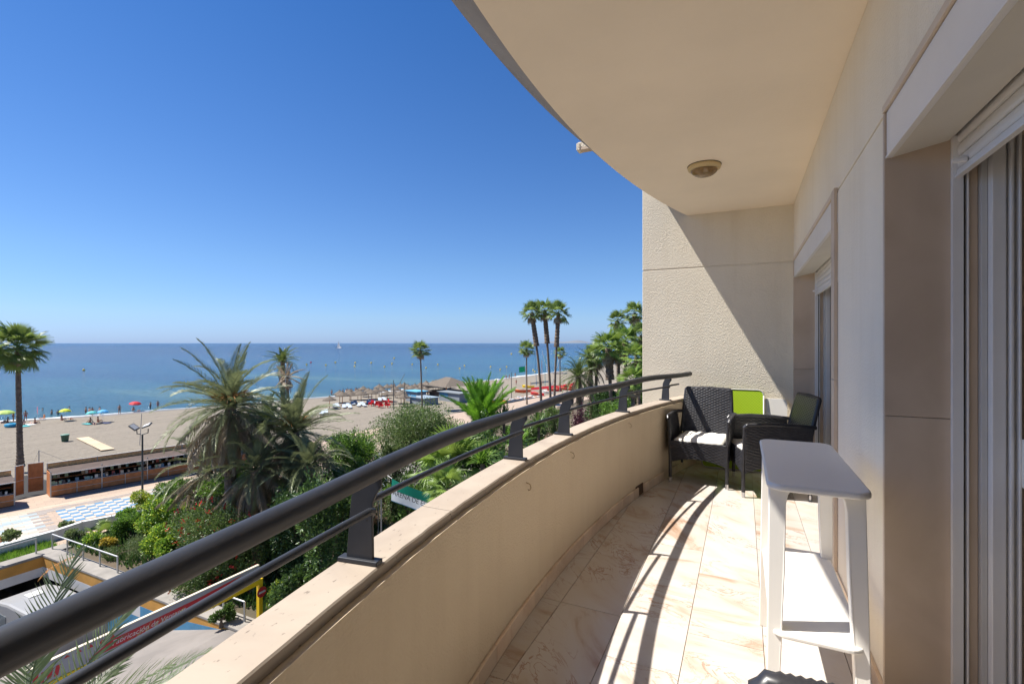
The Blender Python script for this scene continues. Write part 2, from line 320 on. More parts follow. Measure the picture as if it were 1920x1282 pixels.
# floor
fl = MB(); pts = arcpts(RC+.14, YN, YE, 30)
fl.prism(pts+[(XW+.20, YE), (XW+.20, YN)], -.30, -.0145); flo = fl.build('balcony_floor', M_grout); tag(flo, kind='structure')
cols = [(-1.127,-.827,.0),(-.827,-.527,.0),(-.527,-.225,.315),(-.225,.080,.0),(.080,.385,.315),(.385,.66,.0)]
for x0, x1, ph in cols:
    y = 1.68-.63*5+ph-(.0 if ph == 0 else .63)
    while y < YE:
        y0, y1 = max(y, YN+.003), min(y+.63, YE-.003); y += .63
        if y1-y0 < .02: continue
        L_, n = [], 10
        for i in range(n+1):
            yy = y0+.0012+(y1-y0-.0024)*i/n; L_.append((max(x0+.0012, arcx(yy, RC+.0005)), yy))
        L_ = [p for p in L_ if p[0] < x1-.004]
        if len(L_) < 2: continue
        cl = [L_[0]]
        for i in range(1, len(L_)-1):
            if abs(L_[i][0]-x0-.0012) > 1e-6 or abs(L_[i+1][0]-x0-.0012) > 1e-6 or abs(L_[i-1][0]-x0-.0012) > 1e-6: cl.append(L_[i])
        cl.append(L_[-1]); poly = cl[::-1]+[(x1-.0012, L_[0][1]), (x1-.0012, L_[-1][1])]
        cxm, cym = (x0+x1)/2, (y0+y1)/2
        dz = random.uniform(-.0003,.0003)
        o = MB().prism([(px-cxm, py-cym) for px, py in poly], -.014+dz, dz).build('floor_tile', M_marble, flo); o.location = (cxm, cym, 0)
        bv = o.modifiers.new('bevel', 'BEVEL'); bv.width = .0008; bv.segments = 1
# ceiling slab with outward bevel and upper fascia
ce = MB(); RS = RC+.09
n = 60; vs = []
pr = [(RS-.0,2.69),(RS+.27,2.96),(RS+.27,3.95),(RS+.10,3.95)]
for i in range(n+1):
    y = YN+(YE-YN)*i/n
    for r, z in pr: vs.append((arcx(y, r), y, z))
    vs.append((XW+.6, y, 3.95)); vs.append((XW+.6, y, 2.69))
m = 6
fs_all = [(i*m+k, i*m+(k+1)%m, (i+1)*m+(k+1)%m, (i+1)*m+k) for i in range(n) for k in range(m)]
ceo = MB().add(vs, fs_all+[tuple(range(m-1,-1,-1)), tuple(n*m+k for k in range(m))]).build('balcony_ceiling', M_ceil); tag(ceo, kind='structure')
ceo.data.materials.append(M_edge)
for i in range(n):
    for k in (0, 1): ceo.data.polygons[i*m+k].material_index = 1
# spout on the edge
sp = thing('drain_spout', 'small beige square water spout sticking out under the ceiling edge', 'spout', (-1.2, 4.05, 2.9))
yy = 4.05; xx = arcx(yy, RS+.27)
MB().box((xx-.045, yy, 3.0), (.12, .07, .05), .0).box((xx-.10, yy, 2.985), (.03, .085, .06)).build('channel', M_wall, sp, world=True, bevel=.004)
MB().box((xx-.04, yy, 2.965), (.14, .075, .016)).build('lip', M_stone, sp, world=True)
# ceiling light
cl = thing('ceiling_light', 'round ceiling light with beige ring and amber ribbed glass on the balcony ceiling', 'light', (-.275, 4.09, 2.69))
MB().lathe([(.0,-.001),(.122,-.001),(.124,-.012),(.118,-.03),(.100,-.038),(.098,-.030)], 40).build('ring', M_ltbeige, cl, True)
prf = [(.099,-.034)]+[(.099*math.cos(a), -.034-.05*math.sin(a)-.0012*(i % 2)) for i, a in enumerate([R(5*k) for k in range(1,18)])]+[(.0,-.085)]
MB().lathe(prf, 40).build('glass', M_glassw, cl, True)
MB().lathe([(.126,-.0005),(.126,-.003),(.0,-.003)], 40).build('gasket', M_darkint, cl)
# end wall
ew = thing('end_wall', 'rough cream rendered wall closing the far end of the balcony', 'wall', (-.3, YE, -10.7))
GP = 2.118
for z0, z1 in ((-10.7, GP-.006), (GP+.006, 7)):
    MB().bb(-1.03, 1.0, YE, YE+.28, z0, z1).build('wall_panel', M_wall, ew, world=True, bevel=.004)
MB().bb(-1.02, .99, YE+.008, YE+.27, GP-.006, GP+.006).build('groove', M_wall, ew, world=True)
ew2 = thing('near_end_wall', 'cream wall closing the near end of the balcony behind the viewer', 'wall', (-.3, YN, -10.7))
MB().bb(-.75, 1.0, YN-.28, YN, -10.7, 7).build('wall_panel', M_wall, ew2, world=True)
# facade wall with two door openings
Y1a, Y1b = -.45, 2.10      # near opening
Y2a, Y2b = 3.10, 5.505     # far opening
ZT = 2.11
fw = thing('facade_wall', 'pale rendered apartment wall beside the balcony with two sliding door openings', 'wall', (XW, 2.6, 0))
def wp(y0, y1, z0, z1, x0=XW, m=M_wallw, name='wall_panel'):
    return MB().bb(x0, XW+.55, y0, y1, z0, z1).build(name, m, fw, world=True)
wp(Y1b+.022, Y2a-.0, -.30, GP-.005); wp(Y2b+.02, YE-.001, -.3, GP-.005); wp(YN+.001, Y1a, -.3, GP-.005)
wp(YN+.001, YE-.001, GP+.005, 2.688)
wp(YN+.001, YE-.001, GP-.0049, GP+.0049, XW+.007)
# upper/lower building body
MB().bb(XW+.01, XW+9, YE+.281, YE+3, -10.7, 7).build('building_body', M_wall, fw, world=True)
MB().bb(XW+.01, XW+9, YN-4, YN-.281, -10.7, 7).build('building_body', M_wall, fw, world=True)
MB().bb(XW+.12, XW+9, YN, YE, 3.96, 7).build('upper_wall', M_wallw, fw, world=True)
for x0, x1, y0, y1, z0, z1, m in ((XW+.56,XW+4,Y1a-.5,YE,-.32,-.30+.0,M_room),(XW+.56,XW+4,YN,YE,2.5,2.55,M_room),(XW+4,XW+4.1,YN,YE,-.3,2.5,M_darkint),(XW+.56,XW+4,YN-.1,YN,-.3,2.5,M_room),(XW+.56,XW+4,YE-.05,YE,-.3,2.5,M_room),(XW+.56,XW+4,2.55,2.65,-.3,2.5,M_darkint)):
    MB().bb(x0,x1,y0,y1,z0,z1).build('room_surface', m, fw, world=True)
# stone trim pieces
def st(x0,x1,y0,y1,z0,z1, nm='jamb_stone'): return MB().bb(x0,x1,y0,y1,z0,z1).build(nm, M_stone, fw, world=True, bevel=.0015)
st(XW-.012, XW+.40, Y1b, Y1b+.0205, .0, 1.045); st(XW-.012, XW+.40, Y1b, Y1b+.0205, 1.047, GP-.012)
st(XW-.012, XW+.40, Y2b, Y2b+.0185, .0, 1.045); st(XW-.012, XW+.40, Y2b, Y2b+.0185, 1.047, GP-.012)
st(XW-.018, XW-.001, Y2a+.0, Y2a+.10, .0, 1.1); st(XW-.018, XW-.001, Y2a+.0, Y2a+.10, 1.102, GP+.015)
MB().bb(XW-.014, XW-.001, Y1b+.0225, Y2a-.001, .001, .074).build('skirting_stone', M_skirt, fw, world=True)
M_lint = mat('lintel_stone', (.66,.54,.42), .6, var=.06)
for a, b in ((Y1a, Y1b+.018), (Y2a+.101, Y2b+.018)):
    MB().bb(XW-.014, XW+.10, a, b, ZT, ZT+.025).build('lintel_stone', M_lint, fw, world=True)
def door(ya, yb, name_l, roll_l, nsl, zb):
    t = thing('roller_shutter', roll_l, 'shutter', (XW+.1, (ya+yb)/2, 1.9))
    # fascia and sloped underside
    e = yb-.002
    MB().bb(XW-.006, XW+.010, ya, e, 1.945, ZT-.004).build('fascia', M_alu, t, world=True, bevel=.002)
    MB().bb(XW-.002, XW+.009, ya, e, ZT-.0039, ZT-.0001).build('joint', M_darkint, t, world=True)
    MB().bb(XW-.009, XW-.0061, ya, e, 1.945, 1.952).build('fascia_lip', M_alu, t, world=True)
    MB().add([(XW+.010,ya,1.946),(XW+.010,e,1.946),(XW+.165,e,1.978),(XW+.165,ya,1.978),(XW+.010,ya,1.966),(XW+.010,e,1.966),(XW+.165,e,1.998),(XW+.165,ya,1.998)],
             [(0,1,2,3),(7,6,5,4),(0,4,5,1),(2,6,7,3),(1,5,6,2),(0,3,7,4)]).build('box_underside', mat('box_panel', (.68,.64,.56), .5, var=.04), t, world=True)
    MB().bb(XW+.166, XW+.172, ya, e, 1.985, 2.4).build('box_back', M_alu, t, world=True)
    xs = XW+.186; ps = .042
    for i in range(nsl):
        zc = zb+.05+ps*i; pr = []
        for k in range(7):
            a = math.pi*k/6; pr.append((xs-.007*math.sin(a), zc-(ps/2-.0015)*math.cos(a)))
        pr2 = [(x+.004, z) for x, z in pr[::-1]]; P = pr+pr2; m = len(P)
        MB().add([(x,ya,z) for x,z in P]+[(x,e-.02,z) for x,z in P], [tuple((k, (k+1)%m, (k+1)%m+m, k+m)) for k in range(m)]+[tuple(range(m-1,-1,-1)), tuple(range(m,2*m))]).build('slat', M_alu, t, world=True)
    MB().bb(xs-.008, xs+.004, ya, e-.02, zb, zb+.026).bb(xs-.014, xs-.0081, ya, e-.02, zb, zb+.008).build('bottom_bar', M_alu, t, world=True)
    for yy in (ya+.15, yb-.10):
        MB().tube([(xs-.045,yy,zb+.035),(xs-.008,yy,zb+.035)], .009, 12).build('stop_peg', M_alu, t, world=True)
    MB().bb(XW+.168, XW+.195, yb-.022, yb-.001, .0, 1.984).build('guide_rail', M_alu, t, world=True)
    d = thing('sliding_door', name_l, 'door', (XW+.25, yb-.06, 0))
    def pf(x0, x1, dy0, dy1, m, nm='frame'): MB().bb(XW+x0, XW+x1, yb-dy1, yb-dy0, .02, 2.05).build(nm, m, d, world=True, bevel=.0015)
    pf(.196,.2035,.002,.004, M_darkint, 'slot'); pf(.204,.210,.002,.020, M_alu); pf(.211,.236,.002,.006, M_stone, 'sill_reflection')  # stone-coloured strip paints the brownish reflection of the sill
    pf(.237,.252,.002,.030, M_alug); pf(.253,.285,.002,.060, M_alu); pf(.286,.292,.010,.050, M_alug); pf(.293,.300,.002,.070, M_alu)
    pf(.301,.310,.010,.055, M_alug); pf(.311,.317,.002,.075, M_alu)
    MB().bb(XW+.19, XW+.34, ya, yb-.002, -.013, .018).build('threshold', M_alug, d, world=True)
    return d
dn = door(Y1a, Y1b, 'white aluminium sliding door panels stacked open at the near doorway', 'white roller shutter raised above the near doorway at the right edge', 5, 1.845)
MB().box((XW+.322, Y1b-.086, .93), (.014,.02,.15)).box((XW+.322, Y1b-.102, .93), (.02,.014,.11)).build('handle', M_white, dn, world=True, bevel=.003)
door(Y2a, Y2b, 'white aluminium sliding door frame in the far doorway behind the chairs', 'white roller shutter raised above the far doorway', 7, 1.76)
M_pane = mat('reflective_glass', (.16,.18,.19), .04, spec=.8)
ft = thing('glass_panel', 'pale glass sliding door leaf in the far doorway', 'door', (XW+.3, 4.5, 0))
MB().bb(XW+.30, XW+.306, 3.2, 5.2, .05, 2.0).build('pane', M_pane, ft, world=True)
MB().bb(XW+.285, XW+.32, 5.2, 5.28, .02, 2.05).build('frame', M_alu, ft, world=True)

# railing
rl = thing('balcony_railing', 'black curved metal railing with two tubes on the parapet', 'railing', (-.97, 2.5, .722))
RR = RC+.04; ZR = .972; YR0 = -.57
n = 70; MB().tube([(arcx(YR0+(5.55-YR0)*i/n, RR), YR0+(5.55-YR0)*i/n, ZR+.006*math.sin(i*.35)) for i in range(n+1)], .025, 20).build('top_rail', M_rail, rl, True, world=True)
posts = [-.28, .985, 2.185, 2.90, 4.07, 5.08]
def post(y):
    rm = RC+.097; x = arcx(y, rm); tx = Vector((-(y-CY), -(CX-x) , 0))  # radial frame
    rad = Vector((CX-x, CY-y, 0)).normalized(); tan = Vector((-rad.y, rad.x, 0))
    prof = [(-.052,0),(.044,0),(.043,.05),(.040,.13),(.043,.155),(.056,.180),(.072,.196),(.072,.232),(.030,.232),(-.012,.205),(-.034,.165),(-.042,.09)]
    vs = []
    for sgn in (-1, 1):
        for a, z in prof: p = Vector((x,y,.728+z))+rad*(a*.84+.004)+tan*sgn*.0045; vs.append(p)
    m = len(prof)
    o = MB().add(vs, [tuple(range(m)), tuple(range(2*m-1,m-1,-1))]+[(k, k+m, (k+1)%m+m, (k+1)%m) for k in range(m)]).build('post', M_rail, rl, world=True, bevel=.0015)
    an = math.atan2(rad.y, rad.x)
    MB().box((x, y, .7285), (.118, .030, .012), an).build('base_plate', M_rail, rl, world=True, bevel=.002)
for y in posts: post(y)
ZM = .864
for a, b in zip(posts[:-1], posts[1:]):
    rb = RC+.083
    pts = []
    for i in range(13):
        t = i/12; y = a+.004+(b-a-.012)*t; r = RC+.110-(.052)*t
        pts.append((arcx(y, r), y, ZM))
    y = b; pts.append((arcx(y, RC+.060)+.002, y+.004, ZM-.003)); pts.append((arcx(y, RC+.068), y+.009, ZM-.014)); pts.append((arcx(y, RC+.075), y+.008, ZM-.03))
    MB().tube(pts, .0095, 12).build('mid_rail', M_rail, rl, True, world=True)
MB().tube([(arcx(y, RC+.10), y, ZM) for y in (5.08, 5.2, 5.32, 5.42)], .0095, 12).build('mid_rail', M_rail, rl, True, world=True)

# ------------------------------------------------------------------ wicker chairs
def weave_panel(P, Nn, su, sv, th=.014, cu=.027, cv=.0135, mat_=None, name='panel', parent=None, amp=.005):
    """P(u,v) point, Nn(u,v) normal, u,v in 0..1; su,sv metres"""
    nu = max(2, round(su/cu)); nv = max(2, round(sv/cv)); ru, rv = 4, 3; a, b = nu*ru, nv*rv
    vs, fs = [], []
    for side in (1, -1):
        base = len(vs)
        for j in range(b+1):
            for i in range(a+1):
                u, v = i/a, j/b; row = min(int(v*nv), nv-1)
                h = (math.sin(math.pi*(u*nu+(row % 2)))*.5*side)+.5
                rr = abs(math.sin(math.pi*v*nv)) if rv > 2 else (1 if j % 2 else .0)
                p = P(u, v)+Nn(u, v)*side*(th/2+amp*h*rr-amp*.5*(1-rr)); vs.append(p)
        for j in range(b):
            for i in range(a):
                q = (base+j*(a+1)+i, base+j*(a+1)+i+1, base+(j+1)*(a+1)+i+1, base+(j+1)*(a+1)+i)
                fs.append(q if side == 1 else q[::-1])
    W = (a+1)*(b+1)
    for i in range(a): fs.append((i+1, i, W+i, W+i+1)); k = b*(a+1)+i; fs.append((k, k+1, W+k+1, W+k))
    for j in range(b): k = j*(a+1); fs.append((k, k+a+1, W+k+a+1, W+k)); k += a; fs.append((k+a+1, k, W+k, W+k+a+1))
    return MB().add(vs, fs).build(name, mat_ or M_wicker, parent, True)
def wrap_tube(pts, r, seg=.012):
    """wicker wound tube: fine rings"""
    pts = [Vector(p) for p in pts]; out, rr = [], []; i = 0
    for a, b in zip(pts[:-1], pts[1:]):
        L_ = (b-a).length; n = max(1, int(L_/seg*2))
        for k in range(n): out.append(a.lerp(b, k/n)); rr.append(r*(1.0 if i % 2 else .86)); i += 1
    out.append(pts[-1]); rr.append(r)
    return out, rr
def make_chair(label, loc, rz, group):
    # local: faces -y, width along x
    t = thing('wicker_armchair', label, 'chair', loc, rz, group)
    W, Dp = .245, .26
    V = Vector
    for sx in (-1, 1):
        for sy in (-1, 1):
            zt = .60 if sy < 0 else .45
            xo = sx*W; yo = sy*Dp
            ptop = (xo+sx*.012, yo+(.01 if sy < 0 else -.02), zt)
            pp, rr = wrap_tube([(xo, yo, .045), (xo, yo, .25), ptop], .0165)
            l = MB().tube(pp, rr, 10).build('leg', M_wicker, t, True)
            MB().tube([(xo,yo,0),(xo,yo,.046)], .0145, 12).build('foot_cap', M_chrome, l)
        # side panel: from front to back
        def P(u, v, sx=sx):
            y = -Dp+.01+u*(2*Dp-.0); ztop = .60+.012*math.sin(u*3.1); zlow = .20+.06*math.sin(math.pi*u)**.7
            z = zlow+(ztop-zlow)*v; return V((sx*(W+.004+.022*v), y, z))
        weave_panel(P, lambda u, v, sx=sx: V((sx,0,-.05)).normalized() if sx > 0 else V((-1,0,-.05)).normalized(), .50, .37, name='side_panel', parent=t)
        pp, rr = wrap_tube([(sx*(W+.014), -Dp, .585), (sx*(W+.022), -Dp+.025, .612), (sx*(W+.026), -.05, .622), (sx*(W+.024), .15, .615), (sx*(W+.0), .30, .60)], .0225)
        MB().tube(pp, rr, 10, flat=.75).build('armrest', M_wicker, t, True)
    def PF(u, v):
        x = -W+u*2*W; zl = .185+.05*math.sin(math.pi*u)**.8; return V((x, -Dp-.002, zl+(.39-zl)*v))
    weave_panel(PF, lambda u, v: V((0,-1,0)), .50, .18, name='front_panel', parent=t)
    def PB(u, v):
        x = (-1+2*u)*(W-.012-.02*v); y = Dp-.04+.12*v*v**.2; z = .20+.63*v+.008*math.sin(math.pi*u)*v; return V((x, y, z))
    nb = V((0,-.98,.2)).normalized()
    weave_panel(PB, lambda u, v: nb, .47, .66, th=.028, name='backrest', parent=t)
    fr = [(-W+.010, Dp-.02, .40), (-W+.022, Dp+.045, .68), (-W+.032, Dp+.082, .822), (-W+.045, Dp+.085, .834), (0, Dp+.088, .841), (W-.045, Dp+.085, .834), (W-.032, Dp+.082, .822), (W-.022, Dp+.045, .68), (W-.010, Dp-.02, .40)]
    pp, rr = wrap_tube(fr, .019); MB().tube(pp, rr, 10).build('back_frame', M_wicker, t, True)
    MB().bb(-W+.01, W-.01, -Dp+.02, Dp-.03, .355, .375).build('seat_base', M_wicker, t)
    # cushion
    n = 14; vs = []
    for s in (1, 0):
        for j in range(n+1):
            for i in range(n+1):
                u, v = i/n*2-1, j/n*2-1; e = 1-max(abs(u), abs(v))**6
                z = .378+(.045 if s else .002)*(.45+.55*e)+(.004*math.sin(i*1.7+j*.9) if s else 0)
                sh = 1-.03*(abs(u*v)**3); vs.append((u*(W-.028)*sh, v*(Dp-.02)*sh-.015, z if s else .378))
    q = n+1; fs = [(j*q+i, j*q+i+1, (j+1)*q+i+1, (j+1)*q+i) for j in range(n) for i in range(n)]
    fs += [tuple(k+q*q for k in f[::-1]) for f in fs]
    for i in range(n): fs += [(i+1,i,i+q*q,i+1+q*q), (n*q+i,n*q+i+1,n*q+i+1+q*q,n*q+i+q*q), (i*q,(i+1)*q,(i+1)*q+q*q,i*q+q*q), ((i+1)*q+n,i*q+n,i*q+n+q*q,(i+1)*q+n+q*q)]
    MB().add(vs, fs).build('cushion', M_cush, t, True)
    return t
grp = 'black wicker armchairs on the balcony'
ch1 = make_chair('black wicker armchair with cream cushion facing the viewer beside the parapet', (-.350, 4.99, 0), R(-5), grp)
def copychair(label, loc, rz):
    c = rtree(ch1); c.location = loc; c.rotation_euler = (0,0,rz); c['label'] = label; return c
copychair('black wicker armchair turned sideways with its back to the far doorway', (.185, 4.84, 0), R(-90+16))
copychair('black wicker armchair cut off by the bottom edge, only its back top showing', (.235, .405, -.0), R(0))

# ------------------------------------------------------------------ white bar table
bt = thing('bar_table', 'narrow white bar table with rounded corners and a lower shelf', 'table', (.212, 2.17, 0))
def rrect(hx, hy, r, n=6):
    P = []
    for cx, cy, a0 in ((hx-r,hy-r,0),(-hx+r,hy-r,90),(-hx+r,-hy+r,180),(hx-r,-hy+r,270)):
        for k in range(n+1): a = R(a0+90*k/n); P.append((cx+r*math.cos(a), cy+r*math.sin(a)))
    return P
TT = .85
MB().prism(rrect(.142, .41, .05), TT-.022, TT).build('tabletop', M_white, bt, bevel=.007)
MB().prism(rrect(.132, .385, .05), .348, .364).build('shelf', M_white, bt, bevel=.005)
for sx in (-1, 1):
    for sy in (-1, 1):
        po = [(.133,TT-.0225),(.052,TT-.0225),(.066,TT-.030),(.078,TT-.048),(.084,TT-.08),(.088,.55),(.112,.0),(.144,.0)]
        m = len(po); vs = []
        for s2 in (0, 1):
            for x, z in po: yo = .315+.045*(1-z/TT)+(.052*s2-.026)*(1 if z > .5 else .8); vs.append((sx*x, sy*yo, z))
        fs = [tuple(range(m)), tuple(range(2*m-1,m-1,-1))]+[(k, k+m, (k+1)%m+m, (k+1)%m) for k in range(m)]
        if sx*sy > 0: fs = [f[::-1] for f in fs]
        MB().add(vs, fs).build('leg', M_white, bt, bevel=.003)

# ------------------------------------------------------------------ folded green lounger leaning on the end wall
gl = thing('folded_lounger', 'lime green mesh folding lounger with pale metal frame leaning on the end wall', 'lounger', (-.10, 5.45, 0))
P = rrect(.29, .405, .05)
def tilt(x, y, off=0): return (x, .10*(y+.405)/.81+off, y+.415)
mid = MB().add([tilt(x,y,-.001) for x,y in P]+[tilt(x,y,.004) for x,y in P], [tuple(range(len(P)-1,-1,-1)), tuple(range(len(P),2*len(P)))]); mid.build('mesh_panel', M_lime, gl)
MB().tube([tilt(x,y) for x,y in P]+[tilt(*P[0])], .0065, 8).build('frame', M_alug, gl, True)
wf = thing('folded_white_chair', 'white plastic folding chair leaning against the end wall behind the green lounger', 'chair', (.29, 5.52, 0))
P = rrect(.11, .37, .05)
MB().add([(x, .05*(y+.37), y+.37) for x,y in P]+[(x, .05*(y+.37)+.015, y+.37) for x,y in P], [tuple(range(len(P)-1,-1,-1)), tuple(range(len(P),2*len(P)))]+[(i,(i+1)%len(P),(i+1)%len(P)+len(P),i+len(P)) for i in range(len(P))]).build('seat_panel', M_white, wf)
MB().tube([(-.10,-.03,0),(-.10,-.02,.5),(.10,-.02,.5),(.10,-.03,0)], .009, 8).build('frame', M_white, wf, True)
ghook = None
# ------------------------------------------------------------------ land, beach, sea
ZG = -10.7; ZS = -11.7
EDGE = [(-52,-250),(-51,-30),(-50.4,10),(-50,30),(-46.8,52),(-42,88),(-36,140),(-28,220),(-15,420),(20,900),(80,1600)]
WATER = [(-160,-250),(-128,-40),(-116,15),(-112,36),(-105.6,45.4),(-103,52.5),(-97,68),(-90.8,86.5),(-86.2,103),(-83.5,125),(-80.0,151),(-77.5,182),(-76,206),(-72,300),(-62,450),(-20,950),(50,1650)]
def lerpy(tab, y):
    for (x0,y0),(x1,y1) in zip(tab[:-1], tab[1:]):
        if y0 <= y <= y1: return x0+(x1-x0)*(y-y0)/(y1-y0)
    return tab[0][0] if y < tab[0][1] else tab[-1][0]
def sandz(x, y):
    e, w_ = lerpy(EDGE, y), lerpy(WATER, y); t = (e-x)/(e-w_)
    if t < .9: return -11.15-.30*t/.9
    return -11.45-.27*(t-.9)/.1 if t < 1 else ZS-.02-(t-1)*3
def Gs(u, v):
    p = G(u, v, -11.3)
    for _ in range(4): p = G(u, v, sandz(p.x, p.y))
    return p
ysamp = sorted(set([y for _, y in WATER]+[y for _, y in EDGE if y < 1650]+list(range(-240, 300, 6))))
NT = 26; vs = []
for y in ysamp:
    e, w_ = lerpy(EDGE, y)+1.0, lerpy(WATER, y)
    for k in range(NT+1):
        t = k/NT*1.12; x = e+(w_-e)*t; z = sandz(min(x, e-1.0), y)
        if t < .93 and y < 300: z += .05*math.sin(x*.9+y*.31)*math.sin(y*.7)+.04*math.sin(x*2.1-y*1.3)
        vs.append((x, y, z))
q = NT+1; fs = [(j*q+i, j*q+i+1, (j+1)*q+i+1, (j+1)*q+i) for j in range(len(ysamp)-1) for i in range(NT)]
tag(MB().add(vs, fs).build('beach', M_sand, smooth=True), kind='structure')
# wet sand strip
M_wet = mat('wet_sand', (.24,.20,.16), .35)
vs = []
for y in ysamp:
    w_ = lerpy(WATER, y); e = lerpy(EDGE, y)
    for d in (3.0+.6*math.sin(y*.3), 1.4, -1): x = w_+d; vs.append((x, y, sandz(min(x,e-1), y)+.03))
tag(MB().add(vs, [(j*3+i, j*3+i+1, (j+1)*3+i+1, (j+1)*3+i) for j in range(len(ysamp)-1) for i in range(2)]).build('wet_sand', M_wet), kind='structure')
def sea_mat():
    m = bpy.data.materials.new('sea_water'); m.use_nodes = True; n = m.node_tree.nodes; L = m.node_tree.links
    b = n['Principled BSDF']; b.inputs['Roughness'].default_value = .14; b.inputs['IOR'].default_value = 1.33; b.inputs['Specular IOR Level'].default_value = .2
    tc = n.new('ShaderNodeTexCoord'); sx = n.new('ShaderNodeSeparateXYZ'); L.new(tc.outputs['Object'], sx.inputs[0])
    # distance offshore  d = -x - 85 - .33*(100-y)*.3
    m1 = n.new('ShaderNodeMath'); m1.operation = 'MULTIPLY_ADD'; m1.inputs[1].default_value = .18; m1.inputs[2].default_value = -106; L.new(sx.outputs[1], m1.inputs[0])
    m2 = n.new('ShaderNodeMath'); m2.operation = 'SUBTRACT'; L.new(m1.outputs[0], m2.inputs[0]); L.new(sx.outputs[0], m2.inputs[1])
    mr = n.new('ShaderNodeMapRange'); mr.inputs[1].default_value = 0; mr.inputs[2].default_value = 1000; L.new(m2.outputs[0], mr.inputs[0])
    mps = n.new('ShaderNodeMapping'); mps.inputs['Scale'].default_value = (.0045, .022, 1); mps.inputs['Rotation'].default_value = (0,0,R(62)); L.new(tc.outputs['Object'], mps.inputs[0])
    ns = n.new('ShaderNodeTexNoise'); ns.inputs['Scale'].default_value = 1; ns.inputs['Detail'].default_value = 5; L.new(mps.outputs[0], ns.inputs[0])
    ma = n.new('ShaderNodeMath'); ma.operation = 'MULTIPLY_ADD'; ma.inputs[1].default_value = .60; L.new(ns.outputs[0], ma.inputs[0]); 
    ma2 = n.new('ShaderNodeMath'); ma2.operation = 'SUBTRACT'; ma2.inputs[1].default_value = .30; L.new(mr.outputs[0], ma2.inputs[0]); L.new(ma2.outputs[0], ma.inputs[2])
    rp = n.new('ShaderNodeValToRGB'); e = rp.color_ramp.elements; e[0].position = 0; e[0].color = (.06,.15,.18,1); e[1].position = 1; e[1].color = (.001,.022,.085,1)
    e.new(.03).color = (.018,.105,.175,1); e.new(.18).color = (.003,.062,.155,1); e.new(.5).color = (.001,.038,.12,1)
    L.new(ma.outputs[0], rp.inputs[0]); L.new(rp.outputs[0], b.inputs[0])
    mp = n.new('ShaderNodeMapping'); mp.inputs['Scale'].default_value = (.12, .42, 1); mp.inputs['Rotation'].default_value = (0,0,R(62)); L.new(tc.outputs['Object'], mp.inputs[0])
    n1 = n.new('ShaderNodeTexNoise'); n1.inputs['Scale'].default_value = 1.6; n1.inputs['Detail'].default_value = 7; n1.inputs['Roughness'].default_value = .62; L.new(mp.outputs[0], n1.inputs[0])
    bp = n.new('ShaderNodeBump'); bp.inputs['Strength'].default_value = 1; bp.inputs['Distance'].default_value = 2.6; L.new(n1.outputs[0], bp.inputs['Height']); L.new(bp.outputs[0], b.inputs['Normal'])
    return m
seap = [(x-8, y, ZS) for x, y in EDGE]
tag(MB().add([(-50000,-30000,ZS),(-70,-30000,ZS)]+seap+[(3500,50000,ZS),(-50000,50000,ZS)], [tuple(range(len(seap)+4))]).build('sea', sea_mat()), kind='structure')
# foam line
M_foam = mat('foam', (.85,.87,.88), .7, col2=(.45,.50,.50), vscale=.35)
vs = []
yy = [y for y in range(30, 300, 3)]
for y in yy:
    w_ = lerpy(WATER, y); a = .5*math.sin(y*.21)+.4*math.sin(y*.53); wd = .25+1.1*max(0, math.sin(y*.083-1.0))
    for d in (a+wd, a-wd*.8): vs.append((w_+d-.4, y, ZS+.035))
tag(MB().add(vs, [(2*j, 2*j+1, 2*j+3, 2*j+2) for j in range(len(yy)-1)]).build('foam', M_foam), kind='stuff')
# distant headland; its blue-grey rock colour carries the haze of distance
vs, n = [], 40
for i in range(n+1):
    t = i/n; h = 330*math.sin(math.pi*t)**1.5*(.6+.4*math.sin(t*9+1))+60*math.sin(math.pi*t)
    b = D(1010, HZ, 45000); c2 = D(1118, HZ, 45000); p = b.lerp(c2, t); d = (p-Vector((0,0,0))).normalized()
    vs += [(p.x, p.y, ZS-20), (p.x+d.x*1200, p.y+d.y*1200, ZS+max(5,h)), (p.x+d.x*4000, p.y+d.y*4000, ZS-20)]
tag(MB().add(vs, [f for i in range(n) for f in ((3*i,3*i+3,3*i+4,3*i+1),(3*i+1,3*i+4,3*i+5,3*i+2))]).build('distant_headland', mat('hazy_rock', (.15,.17,.20), 1)), kind='structure')

# planting soil with the ramp opening cut out: X -35.6..-18.5, Y 4.5..13.3
RX0, RX1, RY0, RY1 = -35.5, -17.6, 4.6, 13.3
soil = MB(); P = []
def quadz(mb, x0, x1, y0, y1, z): mb.add([(x0,y0,z),(x1,y0,z),(x1,y1,z),(x0,y1,z)], [(0,1,2,3)])
quadz(soil, -50, 400, -250, RY0, ZG); quadz(soil, -50, RX0, RY0, RY1, ZG); quadz(soil, RX1, 400, RY0, RY1, ZG); quadz(soil, -50, 400, RY1, 30, ZG)
soil.add([(-50,30,ZG),(400,30,ZG),(400,52,ZG),(-46.8,52,ZG)], [(0,1,2,3)])
soil.add([(-46.8,52,ZG),(400,52,ZG),(400,88,ZG),(-42,88,ZG)], [(0,1,2,3)])
soil.add([(-42,88,ZG),(400,88,ZG),(400,420,ZG),(-15,420,ZG),(-28,220,ZG),(-36,140,ZG)], [(0,1,2,3,4,5)])
soil.add([(-15,420,ZG),(400,420,ZG),(900,1600,ZG),(80,1600,ZG),(20,900,ZG)], [(0,1,2,3,4)])
tag(soil.build('ground', M_soil), kind='structure')
